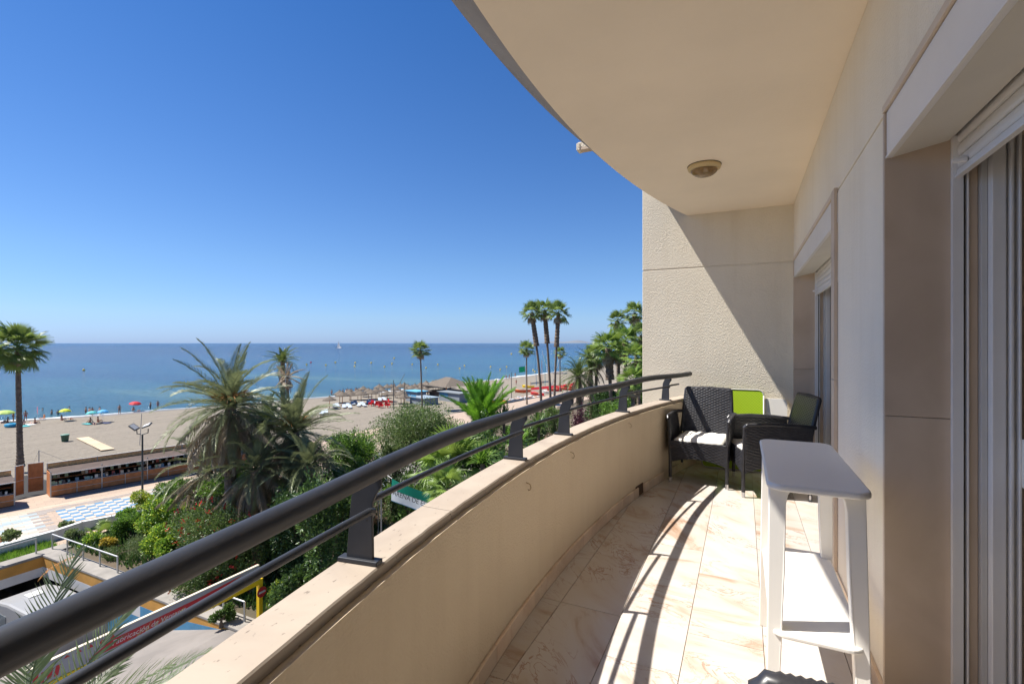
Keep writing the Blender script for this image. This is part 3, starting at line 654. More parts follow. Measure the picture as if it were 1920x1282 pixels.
# promenade paving
def paving():
    m = bpy.data.materials.new('promenade_paving'); m.use_nodes = True; n = m.node_tree.nodes; L = m.node_tree.links
    b = n['Principled BSDF']; b.inputs['Roughness'].default_value = .85
    tc = n.new('ShaderNodeTexCoord'); mp = n.new('ShaderNodeMapping'); mp.inputs['Rotation'].default_value = (0,0,R(-76)); L.new(tc.outputs['Object'], mp.inputs[0])
    br = n.new('ShaderNodeTexBrick'); br.inputs['Scale'].default_value = 1; br.inputs['Brick Width'].default_value = .9; br.inputs['Row Height'].default_value = .45; br.inputs['Mortar Size'].default_value = .012
    br.inputs['Color1'].default_value = (.40,.30,.225,1); br.inputs['Color2'].default_value = (.34,.26,.20,1); br.inputs['Mortar'].default_value = (.25,.2,.16,1); L.new(mp.outputs[0], br.inputs[0]); L.new(br.outputs[0], b.inputs[0])
    return m
M_pav = paving()
prom = MB().add([(-50.0,-250,ZG+.004),(-36,-250,ZG+.004),(-36,RY0,ZG+.004),(-37.5,30,ZG+.004),(-36,52,ZG+.004),(-31,90,ZG+.004),(-18,220,ZG+.004),(-28,220,ZG+.004),(-42,88,ZG+.004),(-46.8,52,ZG+.004),(-50,30,ZG+.004)], [tuple(range(11))]).build('promenade', M_pav); tag(prom, kind='structure')
# slabs near the viewer, individually laid
slabm = [mat('slab_pale', (.44,.39,.33), .8, obvar=.12, var=.05), mat('slab_blue', (.31,.37,.39), .8, obvar=.1, var=.05), mat('slab_pink', (.43,.33,.25), .8, obvar=.1, var=.05), mat('slab_grey', (.27,.235,.21), .8, obvar=.1, var=.05)]
chq = [mat('tile_blue', (.09,.21,.34), .6, obvar=.08, var=.05), mat('tile_cream', (.50,.43,.36), .6, obvar=.06, var=.05)]
A = Vector((-44.4, 17.3, 0)); ex = Vector((.238,.971,0)); ey = Vector((.971,-.238,0)); rzs = math.atan2(ex.y, ex.x)
ex = Vector((math.cos(rzs), math.sin(rzs), 0)); ey = Vector((math.sin(rzs), -math.cos(rzs), 0))
sq = [MB().bb(-.255,.255,-.23,.23,0,.012).mesh('chequer_tile', mm) for mm in chq]
for i in range(8):
    for j in range(8):
        p = A+ex*(i+.5)*.53+ey*(j+.5)*.48; link('chequer_tile', sq[(i+j) % 2], prom, (p.x, p.y, ZG+.006), (0,0,rzs))
sm = [MB().bb(-.44,.44,-.215,.215,0,.010).mesh('paving_slab', mm) for mm in slabm]
cnt = 0
for i in range(-16, 16):
    for j in range(-4, 13):
        p = A+ex*(i*.9+(.45 if j % 2 else 0))+ey*(j*.45+.2)
        loc_i = (p-A).dot(ex); loc_j = (p-A).dot(ey)
        if -.5 < loc_i < 4.7 and -.25 < loc_j < 4.1: continue
        if -1.2 < loc_i < 5.5 and -.9 < loc_j < 4.8: mi = 3
        elif loc_j < -.8: mi = 2
        elif (i % 6) in (0,1,2) or j in (1,2,7): mi = 1 if random.random() < .7 else 0
        else: mi = 0 if random.random() < .7 else 1
        if p.x > -38.0 or cnt >= 330: continue
        if p.y < 4: continue
        link('paving_slab', sm[mi], prom, (p.x, p.y, ZG+.0055), (0,0,rzs)); cnt += 1
# white kerb wall between promenade and planter
kw = thing('planter_wall', 'low white curved planter wall along the paved promenade', 'wall', (-39, 15, ZG))
kp = [(-37.2,2),(-37.6,8),(-37.9,12.5),(-37.9,14.8),(-38.2,16.2),(-37.7,17.6),(-36.8,20)]
for a, b in zip(kp[:-1], kp[1:]):
    dx, dy = b[0]-a[0], b[1]-a[1]; l = math.hypot(dx, dy)
    MB().box(((a[0]+b[0])/2, (a[1]+b[1])/2, ZG+.3), (l+.04, .28, .6), math.atan2(dy, dx)).build('wall_segment', M_pwhite, kw, world=True)
# bench
bh = thing('wooden_bench', 'brown slatted bench backed against the low white planter wall', 'bench', (-38.6, 11.2, ZG))
an = math.atan2(4.2,-.6)
for k in range(2): MB().box((-38.3-.06*k, 11.3, ZG+.62+.16*k), (2.6,.03,.11), an).build('backrest_slat', M_wood, bh, world=True)
for k in range(3): MB().box((-38.5-.13*k, 11.3, ZG+.45), (2.6,.10,.03), an).build('seat_slat', M_wood, bh, world=True)
for s in (-1,0,1): MB().box((-38.6+.15*s, 11.3-1.1*s, ZG+.22), (.05,.45,.44), an).build('leg', M_galv, bh, world=True)

# ------------------------------------------------------------------ car park ramp
rp_ = thing('car_park_ramp', 'sunken garage ramp with ochre, white and blue painted walls', 'ramp', (-27, 9, -13.6))
def rz_(x): return ZG-.01 if x > -19.5 else (ZG-.01-(ZG+13.6)*-1*0 - 2.9*min(1, (-19.5-x)/11.0))
M_road = mat('ramp_concrete', (.20,.18,.165), .9, bump=.3, bscale=5, var=.12, vscale=.8)
xs_ = [RX1, -19.5, -23, -27, -30.5, -60]
vs = []
for x in xs_: vs += [(x, RY0, rz_(x)), (x, RY1, rz_(x))]
MB().add(vs, [(2*i, 2*i+1, 2*i+3, 2*i+2) for i in range(len(xs_)-1)]).build('road_surface', M_road, rp_, world=True)
def wallx(z0f, z1f, mat_, nm, y, th=.12, x0=RX1, x1=RX0):
    vs = []; xs2 = [x0, -19.5 if x0 > -19.5 > x1 else (x0+x1)/2, -24, -28, x1]
    xs2 = sorted([x for x in xs2 if x1 <= x <= x0], reverse=True)
    for x in xs2:
        for yy_ in (y, y+th):
            for z in (z0f(x), max(z0f(x)+.001, z1f(x))): vs.append((x, yy_, z))
    fs = []
    for i in range(len(xs2)-1):
        a, b = 4*i, 4*i+4; fs += [(a,a+1,b+1,b), (a+2,b+2,b+3,a+3), (a+1,a+3,b+3,b+1), (a,b,b+2,a+2)]
    fs += [(0,2,3,1), (len(vs)-4, len(vs)-3, len(vs)-1, len(vs)-2)]
    return MB().add(vs, fs).build(nm, mat_, rp_, world=True)
BND = ZG-.55
wallx(lambda x: BND, lambda x: ZG-.0, M_ochre, 'ochre_band', RY1+.003)
wallx(lambda x: max(rz_(x)-.05, BND-.55) if x < -24 else BND-.02, lambda x: BND-.001, M_pwhite, 'white_band', RY1, x0=-26)
wallx(lambda x: rz_(x)-.1, lambda x: BND-.001, M_blue, 'blue_band', RY1, x1=-26.001)
MB().bb(-31.5,-26.002,RY1+.001,RY1+.12,-14,-11.8).build('blue_band', M_blue, rp_, world=True)
MB().bb(RX0,RX1,RY0-.12,RY0-.001,-14,ZG).build('near_wall', M_pwhite, rp_, world=True)
# end beam over the dark mouth
MB().bb(RX0-.3,RX0,RY0,RY1+.003,BND,ZG).build('ochre_band', M_ochre, rp_, world=True)
MB().bb(RX0-.3,RX0-.004,RY0,RY1+.003,BND-.5,BND-.001).build('white_band', M_pwhite, rp_, world=True)
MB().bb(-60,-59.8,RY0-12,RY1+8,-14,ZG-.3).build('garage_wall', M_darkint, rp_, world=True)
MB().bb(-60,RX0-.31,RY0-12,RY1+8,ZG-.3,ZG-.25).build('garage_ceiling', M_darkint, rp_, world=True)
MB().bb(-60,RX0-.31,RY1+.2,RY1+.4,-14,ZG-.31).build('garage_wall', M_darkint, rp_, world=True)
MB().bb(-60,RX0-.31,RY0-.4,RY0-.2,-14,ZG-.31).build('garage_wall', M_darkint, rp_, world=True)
# coping ledges round the ramp
for x0,x1,y0,y1 in ((RX0-.9,RX0-.001,RY0,RY1+1.3),(RX0,-12.5,RY1-.02,RY1+.85),(RX0,RX1,RY0-1.0,RY0-.13)):
    MB().bb(x0,x1,y0,y1,ZG+.003,ZG+.12).build('concrete_ledge', M_conc, rp_, world=True, bevel=.02)
MB().bb(RX1-.1,-12.5,RY1-.06,RY1-.021,ZG-.01,ZG+.11).build('blue_kerb', M_blue, rp_, world=True)
# street
tag(MB().add([(RX1,RY0-6,ZG+.004),(.2,RY0-6,ZG+.004),(.2,RY1,ZG+.004),(RX1,RY1,ZG+.004)], [(0,1,2,3)]).build('street', M_road), kind='structure')
# ramp railings
def railing(label, pts, hh=.85):
    t = thing('ramp_railing', label, 'railing', (pts[0][0], pts[0][1], ZG+.12), 0, 'steel railings round the garage ramp')
    pv = [Vector((x,y,ZG+.12)) for x,y in pts]
    for a, b in zip(pv[:-1], pv[1:]):
        n_ = max(1, round((b-a).length/1.6))
        for k in range(n_+1):
            p = a.lerp(b, k/n_)
            MB().box((p.x,p.y,p.z+hh/2), (.09,.05,hh)).build('post', M_galv, t, world=True)
        MB().tube([a+Vector((0,0,hh)), b+Vector((0,0,hh))], .035, 8).build('top_tube', M_galv, t, world=True)
railing('grey steel railing along the seaward edge of the garage ramp', [(RX0-.55, 5),(RX0-.55, 13.2)])
railing('grey steel railing along the planted long side of the garage ramp', [(RX0-.5, RY1+.6),(-29.2, RY1+.6)])
railing('short grey steel railing with curled end near the yellow portal', [(-20.6, RY1+.5),(-19.2, RY1+.5)])
# motorhome in the ramp
mh = thing('motorhome', 'white motorhome with rounded roof parked in the dark garage ramp', 'van', (-31, 11.5, -13.6))
b_ = [( -3.4,-13.2),( -3.4,-11.9),(-2.9,-11.45),(-1.6,-11.30),(2.6,-11.3),(2.9,-11.5),(2.9,-13.2)]
vs = []
for y in (-1.05,1.05):
    for x,z in b_: vs.append((-30.4+x, 11.7+y, z))
m = len(b_); body = MB().add(vs, [tuple(range(m)), tuple(range(2*m-1,m-1,-1))]+[(k,k+m,(k+1)%m+m,(k+1)%m) for k in range(m)]).build('body', mat('van_shell', (.30,.30,.30), .35), mh, world=True, bevel=.12)
MB().bb(-33.2,-32.1,10.63,10.648,-12.5,-11.9).build('window', M_pane, mh, world=True)
MB().bb(-31.6,-28.4,10.63,10.648,-12.9,-12.65).build('stripe', M_blue, mh, world=True)
MB().bb(-32.4,-31.8,11.4,12.0,-11.36,-11.25).build('roof_hatch', M_pwhite, mh, world=True, bevel=.02)
for x in (-32.6,-28.6):
    for y in (10.75, 12.65):
        wd = bpy.data.objects.new('wheel', MB().tube([(0,-.1,0),(0,.1,0)], .34, 18).mesh('wheel', M_pole)); C.objects.link(wd); wd.parent = mh; wd.location = (x+31, y-11.5, .34)
tk = thing('blue_striped_sign', 'white sign board with two blue bars beside the motorhome', 'sign', (-33.9, 9.9, -13.6))
MB().bb(-34.0,-33.9,9.3,10.5,-12.7,-11.7).build('board', M_pwhite, tk, world=True)
for z in (-12.0,-12.45): MB().bb(-33.899,-33.892,9.4,10.4,z-.11,z+.11).build('blue_bar', M_blue, tk, world=True)
MB().bb(-33.98,-33.92,9.85,9.95,-13.6,-12.7).build('post', M_galv, tk, world=True)

# ------------------------------------------------------------------ height limit portal
pt = thing('height_portal', 'yellow height portal carrying a long white banner board over the ramp', 'portal', (-18.8, 10.4, ZG))
PX = -18.8; PY0, PY1 = 6.6, 14.15; PT = -8.2
MB().bb(PX-.06,PX+.06,PY0,PY1,PT-.62,PT).build('board_frame', mat('board_edge', (.66,.58,.44), .6), pt, world=True)
MB().bb(PX+.0605,PX+.068,PY0+.03,PY1-.03,PT-.60,PT-.035).build('board_face', mat('board_grey', (.34,.34,.355), .45), pt, world=True)
MB().bb(PX-.10,PX+.10,PY0,PY1+.15,PT-.84,PT-.625).build('beam', M_yel, pt, world=True, bevel=.01)
for y in (PY0+.02, PY1+.06): MB().bb(PX-.09,PX+.09,y-.09,y+.09,ZG+.12,PT-.845).build('post', M_yel, pt, world=True, bevel=.01)
for y in (PY0+.02,): MB().bb(PX-.16,PX+.16,y-.16,y+.16,PT-.84,PT-.5).build('corner_cap', M_yel, pt, world=True, bevel=.03)
def yz(y0, poly, x, m, nm, par, th=.004):
    P = [(y, z) for y, z in poly]; k = len(P)
    return MB().add([(x,y,z) for y,z in P]+[(x+th,y,z) for y,z in P], [tuple(range(k-1,-1,-1)), tuple(range(k,2*k))]+[(i,(i+1)%k,(i+1)%k+k,i+k) for i in range(k)]).build(nm, m, par, world=True)
zt = PT-.035
yz(0, [(8.1,zt-.50),(8.75,zt-.20),(11.6,zt-.17),(13.4,zt-.06),(12.2,zt-.30),(11.5,zt-.50)], PX+.069, M_red, 'red_stripe', pt)
def text(s, size, loc, rot, m, nm, par, shear=0, sx=1):
    cu = bpy.data.curves.new('txt', 'FONT'); cu.body = s; cu.size = size; cu.extrude = .002; cu.shear = shear; cu.align_x = 'LEFT'
    o = bpy.data.objects.new('txt', cu); C.objects.link(o); bpy.context.view_layer.update()
    me = bpy.data.meshes.new_from_object(o.evaluated_get(bpy.context.evaluated_depsgraph_get())); bpy.data.objects.remove(o)
    me.materials.clear(); me.materials.append(m); t = link(nm, me, par, Vector(loc)-par.location, rot, (sx,1,1)); return t
text('Fabricación de Ventanas', .24, (PX+.0745, 8.75, zt-.41), (R(90),0,R(90)), M_pwhite, 'lettering', pt, .2, 1.0)
for k in range(4): yz(0, [(6.75+.17*k,zt-.5),(6.86+.17*k,zt-.5),(6.92+.17*k,zt-.2),(6.81+.17*k,zt-.2)], PX+.069, M_red, 'red_mark', pt)
for k in range(5): yz(0, [(7.5+.3*k,zt-.10-.02*k),(7.66+.3*k,zt-.10-.02*k),(7.58+.3*k,zt-.02-.0*k)], PX+.069, M_red, 'red_mark', pt)
ne = thing('no_entry_sign', 'round red no entry sign with white bar on the yellow portal post', 'sign', (PX+.13, PY1+.06, -9.38))
MB().tube([(.0,0,0),(.02,0,0)], .22, 32).build('disc', M_red, ne); MB().bb(.0205,.026,-.155,.155,-.04,.04).build('white_bar', M_pwhite, ne)

# ------------------------------------------------------------------ banner
bn = thing('hanging_banner', 'green and white cloth banner with dark lettering hung among the plants', 'banner', (-14.5, 21, ZG))
a_, b_ = D(735, 897, 20.5), D(900, 955, 18.5); hgt = .92
n_ = 24
def ban(v0, v1, m, nm):
    vs = []
    for i in range(n_+1):
        t = i/n_; sag = -.10*math.sin(math.pi*t)
        for v in (v0, v1):
            p = a_.lerp(b_, t); off = .05*math.sin(t*9+v*2); d = (b_-a_).cross(Vector((0,0,1))).normalized()
            vs.append(p+d*off+Vector((0,0,sag*(1-.5*v)-hgt*v)))
    return MB().add(vs, [(2*i,2*i+1,2*i+3,2*i+2) for i in range(n_)]).build(nm, m, bn, world=True)
ban(0,.45, mat('banner_green', (.0,.20,.13), .6, trans=.25), 'green_band'); ban(.45,.97, mat('banner_white', (.75,.77,.80), .6, trans=.25), 'white_band'); ban(.97,1, M_blue, 'blue_edge')
dr = (b_-a_); an = math.atan2(dr.y, dr.x)
tx = text('ARENA DE ESTEPONA', .29, a_+dr*.03+Vector((.10*math.sin(-an),-.12*math.cos(an),-.60)), (R(90), math.atan2(-dr.z, math.hypot(dr.x,dr.y)), an), M_pole, 'lettering', bn)
MB().tube([D(715,882,21.2), a_], .012, 5).build('cord', M_pwhite, bn, world=True)
MB().tube([D(715,882,21.2), Vector((D(715,882,21.2).x, D(715,882,21.2).y, ZG))], .03, 8).build('pole', M_galv, bn, world=True)

# ------------------------------------------------------------------ market stalls
random.seed(11)
BM = [mat('book_%s' % n_, c, .6) for n_, c in (('cream',(.45,.41,.34)),('red',(.36,.08,.07)),('blue',(.10,.18,.28)),('teal',(.18,.30,.31)),('white',(.5,.5,.48)),('tan',(.34,.24,.16)),('dark',(.06,.06,.07)),('green',(.28,.36,.25)))]
BK = [[MB().box((0,0,h/2), (w_,.05,h)).mesh('book', bm) for (w_, h) in ((.16,.24),(.2,.28),(.13,.20))] for bm in BM]
rs = math.atan2(.971, .238)
def stall(label, o, x0, x1, where):
    t = thing('market_stall', label, 'stall', (o.x, o.y, ZG), rs, 'book stalls on the promenade')
    def b(nm, m, *a, bev=0): return MB().bb(*a).build(nm, m, t, bevel=bev)
    L_ = x1-x0; nb = max(1, round(L_/3.1)); st_ = L_/nb
    for i in range(nb):
        xa = x0+i*st_; xb = xa+st_
        for k in range(2):
            xm = xa+st_/2*k
            b('counter_panel', M_wood, xm+.03, xm+st_/2-.03, 0, .03, .05, .42); b('counter_panel', M_wood, xm+.03, xm+st_/2-.03, 0, .03, .46, .84)
            b('stud', M_galv, xm-.02, xm+.02, -.012, .04, .04, .88)
        b('fascia_panel', M_cane, xa+.03, xb-.03, 1.62, 1.66, 1.93, 2.36); b('post', M_galv, xa-.035, xa+.035, -.02, .05, .0, 2.0)
        b('back_post', M_galv, xa-.03, xa+.03, 1.58, 1.62, .0, 2.4)
        mb = MB(); mb.add([(xa,-.55,1.86),(xb,-.55,1.86),(xb,1.62,2.0),(xa,1.62,2.0),(xa,-.55,1.83),(xb,-.55,1.83),(xb,1.62,1.97),(xa,1.62,1.97)], [(0,1,2,3),(7,6,5,4),(0,4,5,1),(2,6,7,3),(1,5,6,2),(3,7,4,0)]); mb.build('awning', M_brown, t)
        b('awning_edge', M_pwhite, xa, xb, -.575, -.551, 1.82, 1.875)
        b('mid_bar', M_galv, xa+.036, xb-.036, -.01, .0, .425, .455)
    b('post', M_galv, x1-.035, x1+.035, -.02, .05, .0, 2.0); b('top_trim', M_pwhite, x0, x1, 1.60, 1.68, 2.361, 2.39)
    b('counter_top', M_alug, x0, x1, -.06, .5, .88, .91); b('shelf', M_wood, x0+.05, x1-.05, .75, 1.3, 1.22, 1.25)
    b('back_panel', M_darkint, x0, x1, 1.56, 1.60, 0, 1.95); b('end_panel', M_wood, x0-.04, x0, .05, 1.55, .02, 1.85); b('end_panel', M_wood, x1, x1+.04, .05, 1.55, .02, 1.85)
    b('floor_panel', M_darkint, x0, x1, .05, 1.55, .01, .04)
    x = x0+.15
    while x < x1-.2:
        for yy_, zz in ((.12,.912),(.36,.912),(.85,1.252)):
            if random.random() < .88:
                q = Matrix.Rotation(rs, 3, 'Z') @ Vector((x+random.uniform(-.04,.04), yy_, zz))
                me = random.choice(random.choice(BK)); k = link('book', me, None, Vector((o.x,o.y,ZG))+q, (R(random.uniform(-20,-5)),0,rs))
                tag(k, 'small second-hand book displayed on the '+where, 'book', 'books on the '+where)
        x += random.choice((.19,.22,.27,.33,.5))
oB = G(95, 932, ZG)
stall('long brown wooden book stall with dark awning at the promenade edge', oB, 0, 15.5, 'long market stall')
oA = G(27, 948, ZG)
stall('brown wooden book stall cut off by the left edge of the view', oA, -7.5, 0, 'left market stall')
for nm, lab, u0, u1, vb, vt in (('shutter_panel','narrow orange wooden door panel beside the left stall',29,44,930,871),('shutter_panel','wide orange wooden door panel between the two stalls',53,81,923,866)):
    a_, b_ = G(u0, vb, ZG), G(u1, vb-4, ZG); d_ = b_-a_; t = thing(nm, lab, 'panel', a_, math.atan2(d_.y, d_.x)); l = d_.length
    MB().bb(0,l,-.02,.02,.03,1.12).build('lower_board', M_wood, t); MB().bb(0,l,-.02,.02,1.15,2.28).build('upper_board', M_wood, t)
    MB().bb(-.03,0,-.03,.03,0,2.32).bb(l,l+.03,-.03,.03,0,2.32).bb(-.03,l+.03,-.03,.03,2.321,2.35).bb(0,l,-.03,.03,1.121,1.149).build('frame', M_pwhite, t)

# ------------------------------------------------------------------ posts, lamps, bin, mat
def polething(name, label, cat, p, h, r=.05, m=None, lean=(0,0)):
    t = thing(name, label, cat, p); MB().tube([(0,0,0),(lean[0]*h,lean[1]*h,h)], [r, r*.8], 8).build('pole', m or M_galv, t); return t
lp = G(267, 944, ZG); t = polething('floodlight_pole', 'dark lamp post with two square floodlights in front of the book stall', 'lamp', lp, 5.15, .075, M_pole)
rv = Vector((C_, S_, 0)); 
MB().tube([rv*-.42+Vector((0,0,5.55)), rv*-.40+Vector((0,0,5.22)), Vector((0,0,5.17)), rv*.42+Vector((0,0,5.30)), rv*.44+Vector((0,0,5.6))], .035, 6).build('crossarm', M_pole, t)
for s, tl in ((-1,35),(1,-20)):
    q = rv*(.62*s if s < 0 else .34)+Vector((0,0,5.72 if s < 0 else 5.85))
    h = MB().box((0,0,0), (.62,.42,.10), 0, None).build('floodlight', M_pole, t, bevel=.02); h.location = q; h.rotation_euler = (R(25), R(tl), TH)
    f = MB().box((0,0,.055), (.5,.32,.012)).build('fin', M_galv, h)
polething('beach_pole', 'thin leaning grey post standing behind the stall on the sand', 'pole', G(262, 834, -11.2), 3.9, .05, M_galv, (.11,.0))
t = polething('guyed_post', 'short grey post with guy wires behind the gap between stalls', 'pole', G(73, 880, -11.1), 1.9, .05, M_galv)
for dx, dy in ((-1.9,.4),(.5,1.6)): MB().tube([(0,0,1.85),(dx*1.6,dy*1.6,.0)], .012, 4).build('wire', M_galv, t)
t = thing('litter_bin', 'green plastic litter bin alone on the sand', 'bin', Gs(122, 828))
MB().lathe([(0,0),(.32,0),(.42,.85),(.38,.85),(.30,.1),(0,.1)], 16).build('body', mat('bin_green', (.03,.09,.05), .5), t); MB().lathe([(.38,.86),(.46,.86),(.46,.93),(.43,.95),(.0,.97)], 16).build('rim', mat('bin_rim', (.12,.25,.18), .5), t)
t = thing('boardwalk', 'pale wooden slatted mat laid across the sand near the stalls', 'boardwalk', Gs(175, 832))
wp0, wp1, wp2 = Gs(143, 823), Gs(166, 820.5), Gs(215, 843)
dl = (wp2-wp1); dw = (wp0-wp1); nsl_ = 18
M_mat = mat('mat_wood', (.55,.42,.28), .8, obvar=.12, var=.08)
for i in range(nsl_):
    p = wp1+dl*((i+.5)/nsl_)+dw*.5; an = math.atan2(dw.y, dw.x)
    MB().box((p.x,p.y,p.z+.13), (dw.length, dl.length/nsl_*.9, .04), an).build('plank', M_mat, t, world=True)
t = polething('garden_lamp', 'slim grey lamp post among ornamental grasses behind the railing', 'lamp', G(709, 1040, ZG), 1.5, .045, M_galv)
gp = G(709, 1040, ZG); MB().tube([(0,0,1.5),(0,0,4.6)], .03, 8).build('upper_pole', M_galv, t); MB().tube([(0,0,3.5),(-.15,-.05,3.85),(-.35,-.1,3.95)], .02, 6).build('arm', M_galv, t)
MB().lathe([(.0,4.6),(.18,4.6),(.22,4.75),(.05,4.95),(0,4.95)], 12).build('lantern', M_pole, t)

# ------------------------------------------------------------------ palms
def pin_frond(name, L_=3.0, n=46, leaf=.42, curve=70, mat_=None, w_=.028, droop=.25, seed=0, vee=.5, rach=.022, segs=1, fwd=.75):
    """pinnate frond from origin along +x, bending down in z by curve degrees"""
    rnd = random.Random(seed); mb = MB(); pts = []; p = Vector((0,0,0)); N = 14; a = 0
    for i in range(N+1):
        pts.append(p.copy()); a = -R(curve)*(i/N)**1.3; p += Vector((math.cos(a), 0, math.sin(a)))*L_/N
    mb.tube(pts, [rach*(1-.85*i/N) for i in range(N+1)], 4)
    for i in range(n):
        t = .12+.88*(i+.5)/n; f = t*N; k = min(int(f), N-1); q = pts[k].lerp(pts[k+1], f-k); tg = (pts[k+1]-pts[k]).normalized()
        up = Vector((-tg.z,0,tg.x)); l = leaf*(math.sin(math.pi*min(1,(t+.10)*.88))**.6)*rnd.uniform(.85,1.1)
        for s in (-1, 1):
            d = (Vector((0,s,0))*(1.0-.45*t)+tg*(fwd*(.6+.7*t))+up*rnd.uniform(vee-.25,vee+.25)).normalized()
            wv = tg*w_*.5*rnd.uniform(.8,1.2); e1 = q+d*l*.55+Vector((0,0,-droop*l*.15)); e2 = q+d*l+Vector((0,0,-droop*l*.6)); wx = (wv+up*w_*.25)
            mb.add([q-wx*.6, q+wx*.6, e1+wx, e1-wx, e2], [(0,1,2,3),(3,2,4)])
    return mb.mesh(name, mat_)
def fan_frond(name, mat_, pet=1.0, rad=.95, nseg=26, seed=0, droop=.5, spread=250):
    rnd = random.Random(seed); mb = MB()
    mb.tube([(0,0,0),(pet*.6,0,.03),(pet,0,0)], [.025,.018,.014], 4)
    c = Vector((pet,0,0))
    for i in range(nseg):
        a = R(-spread/2+spread*(i+.5)/nseg); l = rad*(.75+.25*math.cos(a*.7))*rnd.uniform(.9,1.05); wd = rad*R(spread/nseg)*.62
        d = Vector((math.cos(a), math.sin(a), .12*math.cos(a*3))).normalized(); s = Vector((-math.sin(a), math.cos(a), 0))
        m_ = c+d*l*.55+Vector((0,0,-droop*l*.08)); e = c+d*l*.97+Vector((0,0,-droop*l*rnd.uniform(.25,.6))); cr = Vector((0,0,wd*.22))
        mb.add([c, m_-s*wd*.5, m_+cr, m_+s*wd*.5, e-s*wd*.02+Vector((0,0,-.02)), e], [(0,1,2),(0,2,3),(1,4,2),(2,4,5),(2,5,3)])
    return mb.mesh(name, mat_)
def frond_set(kind, m, k=3, **kw):
    return [(pin_frond if kind == 'pin' else fan_frond)('frond', mat_=m, seed=s*7+1, **kw) for s in range(k)]
FS = {
 'fan': frond_set('fan', L_fan), 'fanb': frond_set('fan', L_fand), 'fandry': frond_set('fan', L_dry, droop=1.2),
 'date': [pin_frond('frond', 3.4, 56, .46, c, L_date, .046, .35, s, .45) for s, c in enumerate((35,60,90))],
 'dateg': [pin_frond('frond', 2.6, 44, .42, c, L_dateg, .045, .3, s, .5) for s, c in enumerate((45,75,100))],
 'dated': [pin_frond('frond', 3.1, 54, .42, c, L_dry, .042, .8, s+5, -.1) for s, c in enumerate((30,55))],
 'fox': [pin_frond('frond', 2.6, 84, .5, c, L_fox, .034, .5, s+9, .5) for s, c in enumerate((15,30,45))],
 'near': [pin_frond('frond', 2.8, 50, .52, c, L_near, .036, .15, s+3, .35, .02) for s, c in enumerate((40,60))],
}
def trunk(t, pts, r0, r1, m=None, nm='trunk', rings=True, flare=1.4):
    pv = [Vector(p) for p in pts]; out, rr = [], []; tot = sum((b-a).length for a, b in zip(pv[:-1], pv[1:])); n = max(8, int(tot/.16)); 
    for i in range(n+1):
        s = i/n*(len(pv)-1); k = min(int(s), len(pv)-2); out.append(pv[k].lerp(pv[k+1], s-k)); f = i/n
        r = r0+(r1-r0)*f+(r0*(flare-1)*max(0, 1-f*8) if nm == 'trunk' else 0); rr.append(r*((1.07 if i % 2 else .93) if rings else 1)*random.uniform(.96,1.04))
    return MB().tube(out, rr, 12).build(nm, m or M_trunk, t)
def crown(t, at_, sets, n, e0, e1, sc=1.0, jit=8, rng=None, az0=0, azr=360, name='frond'):
    """n fronds around point, elevation from e0 (inner) to e1 (outer)"""
    for i in range(n):
        f = (i+.5)/n; az = az0+(i*137.5) % 360/360*azr+random.uniform(-jit,jit); el = e0+(e1-e0)*f+random.uniform(-jit,jit)
        link(name, random.choice(sets), t, at_, (random.uniform(-.35,.35), -R(el), R(az)), sc*random.uniform(.85,1.1))
def fan_palm(label, base, top_, sc=1.0, n=30, r=.17, skirt=0, kind='fan', grp='tall fan palms', curve=0, dry=6, e1=-42):
    t = thing('fan_palm', label, 'palm tree', base, 0, grp); v = Vector(top_)-Vector(base); side = Vector((C_, S_, 0))*curve
    pts = [v*f+side*math.sin(math.pi*f) for f in (0,.2,.4,.6,.8,1)]
    trunk(t, pts, r, r*.72)
    if skirt:
        k0 = 1-skirt; pv = [v*f+side*math.sin(math.pi*f) for f in (k0,k0+.02,1-.6*skirt,1-.3*skirt,1)]
        trunk(t, pv, r*2.1, r*1.5, M_trunkd, 'dead_skirt')
    crown(t, v, FS[kind], n, 80, e1, sc)
    if dry: crown(t, v+Vector((0,0,-.15)), FS['fandry'], dry, -45, -75, sc*.8)
    return t
def gz(u, v): p = G(u, v, ZG); return p
fan_palm('tall fan palm with green crown at the far left edge beside the stall', D(38, 876, 47)-Vector((0,0,D(38,876,47).z-ZG)), D(33, 652, 47), 1.45, 40, .26, 0, dry=2, e1=-62)
def at_ground(u, d, z=ZG): p = D(u, HZ, d); return Vector((p.x, p.y, z))
fan_palm('single slim fan palm behind the thatched umbrellas at mid view', at_ground(792, 90, -11.3), D(788, 657, 90), 1.15, 26, .17, .06)
fan_palm('leftmost of the three very tall fan palms, its trunk bending', at_ground(1016, 66), D(997, 587, 66), 1.02, 22, .19, .28, 'fan', curve=.35)
fan_palm('middle one of the three very tall fan palms', at_ground(1034, 68), D(1021, 582, 68), 1.04, 22, .19, .28, 'fan', curve=.15)
fan_palm('rightmost of the three very tall fan palms', at_ground(1038, 64), D(1047, 587, 64), 1.02, 22, .17, .28, 'fan', curve=-.1)
fan_palm('short fan palm left of the tall trio with a straight trunk', at_ground(988, 95, -11.2), D(987, 655, 95), 1.05, 24, .16, 0)
fan_palm('small distant fan palm right of the tall trio', at_ground(1050, 120), D(1050, 662, 120), 1.05, 20, .16, 0, dry=3)
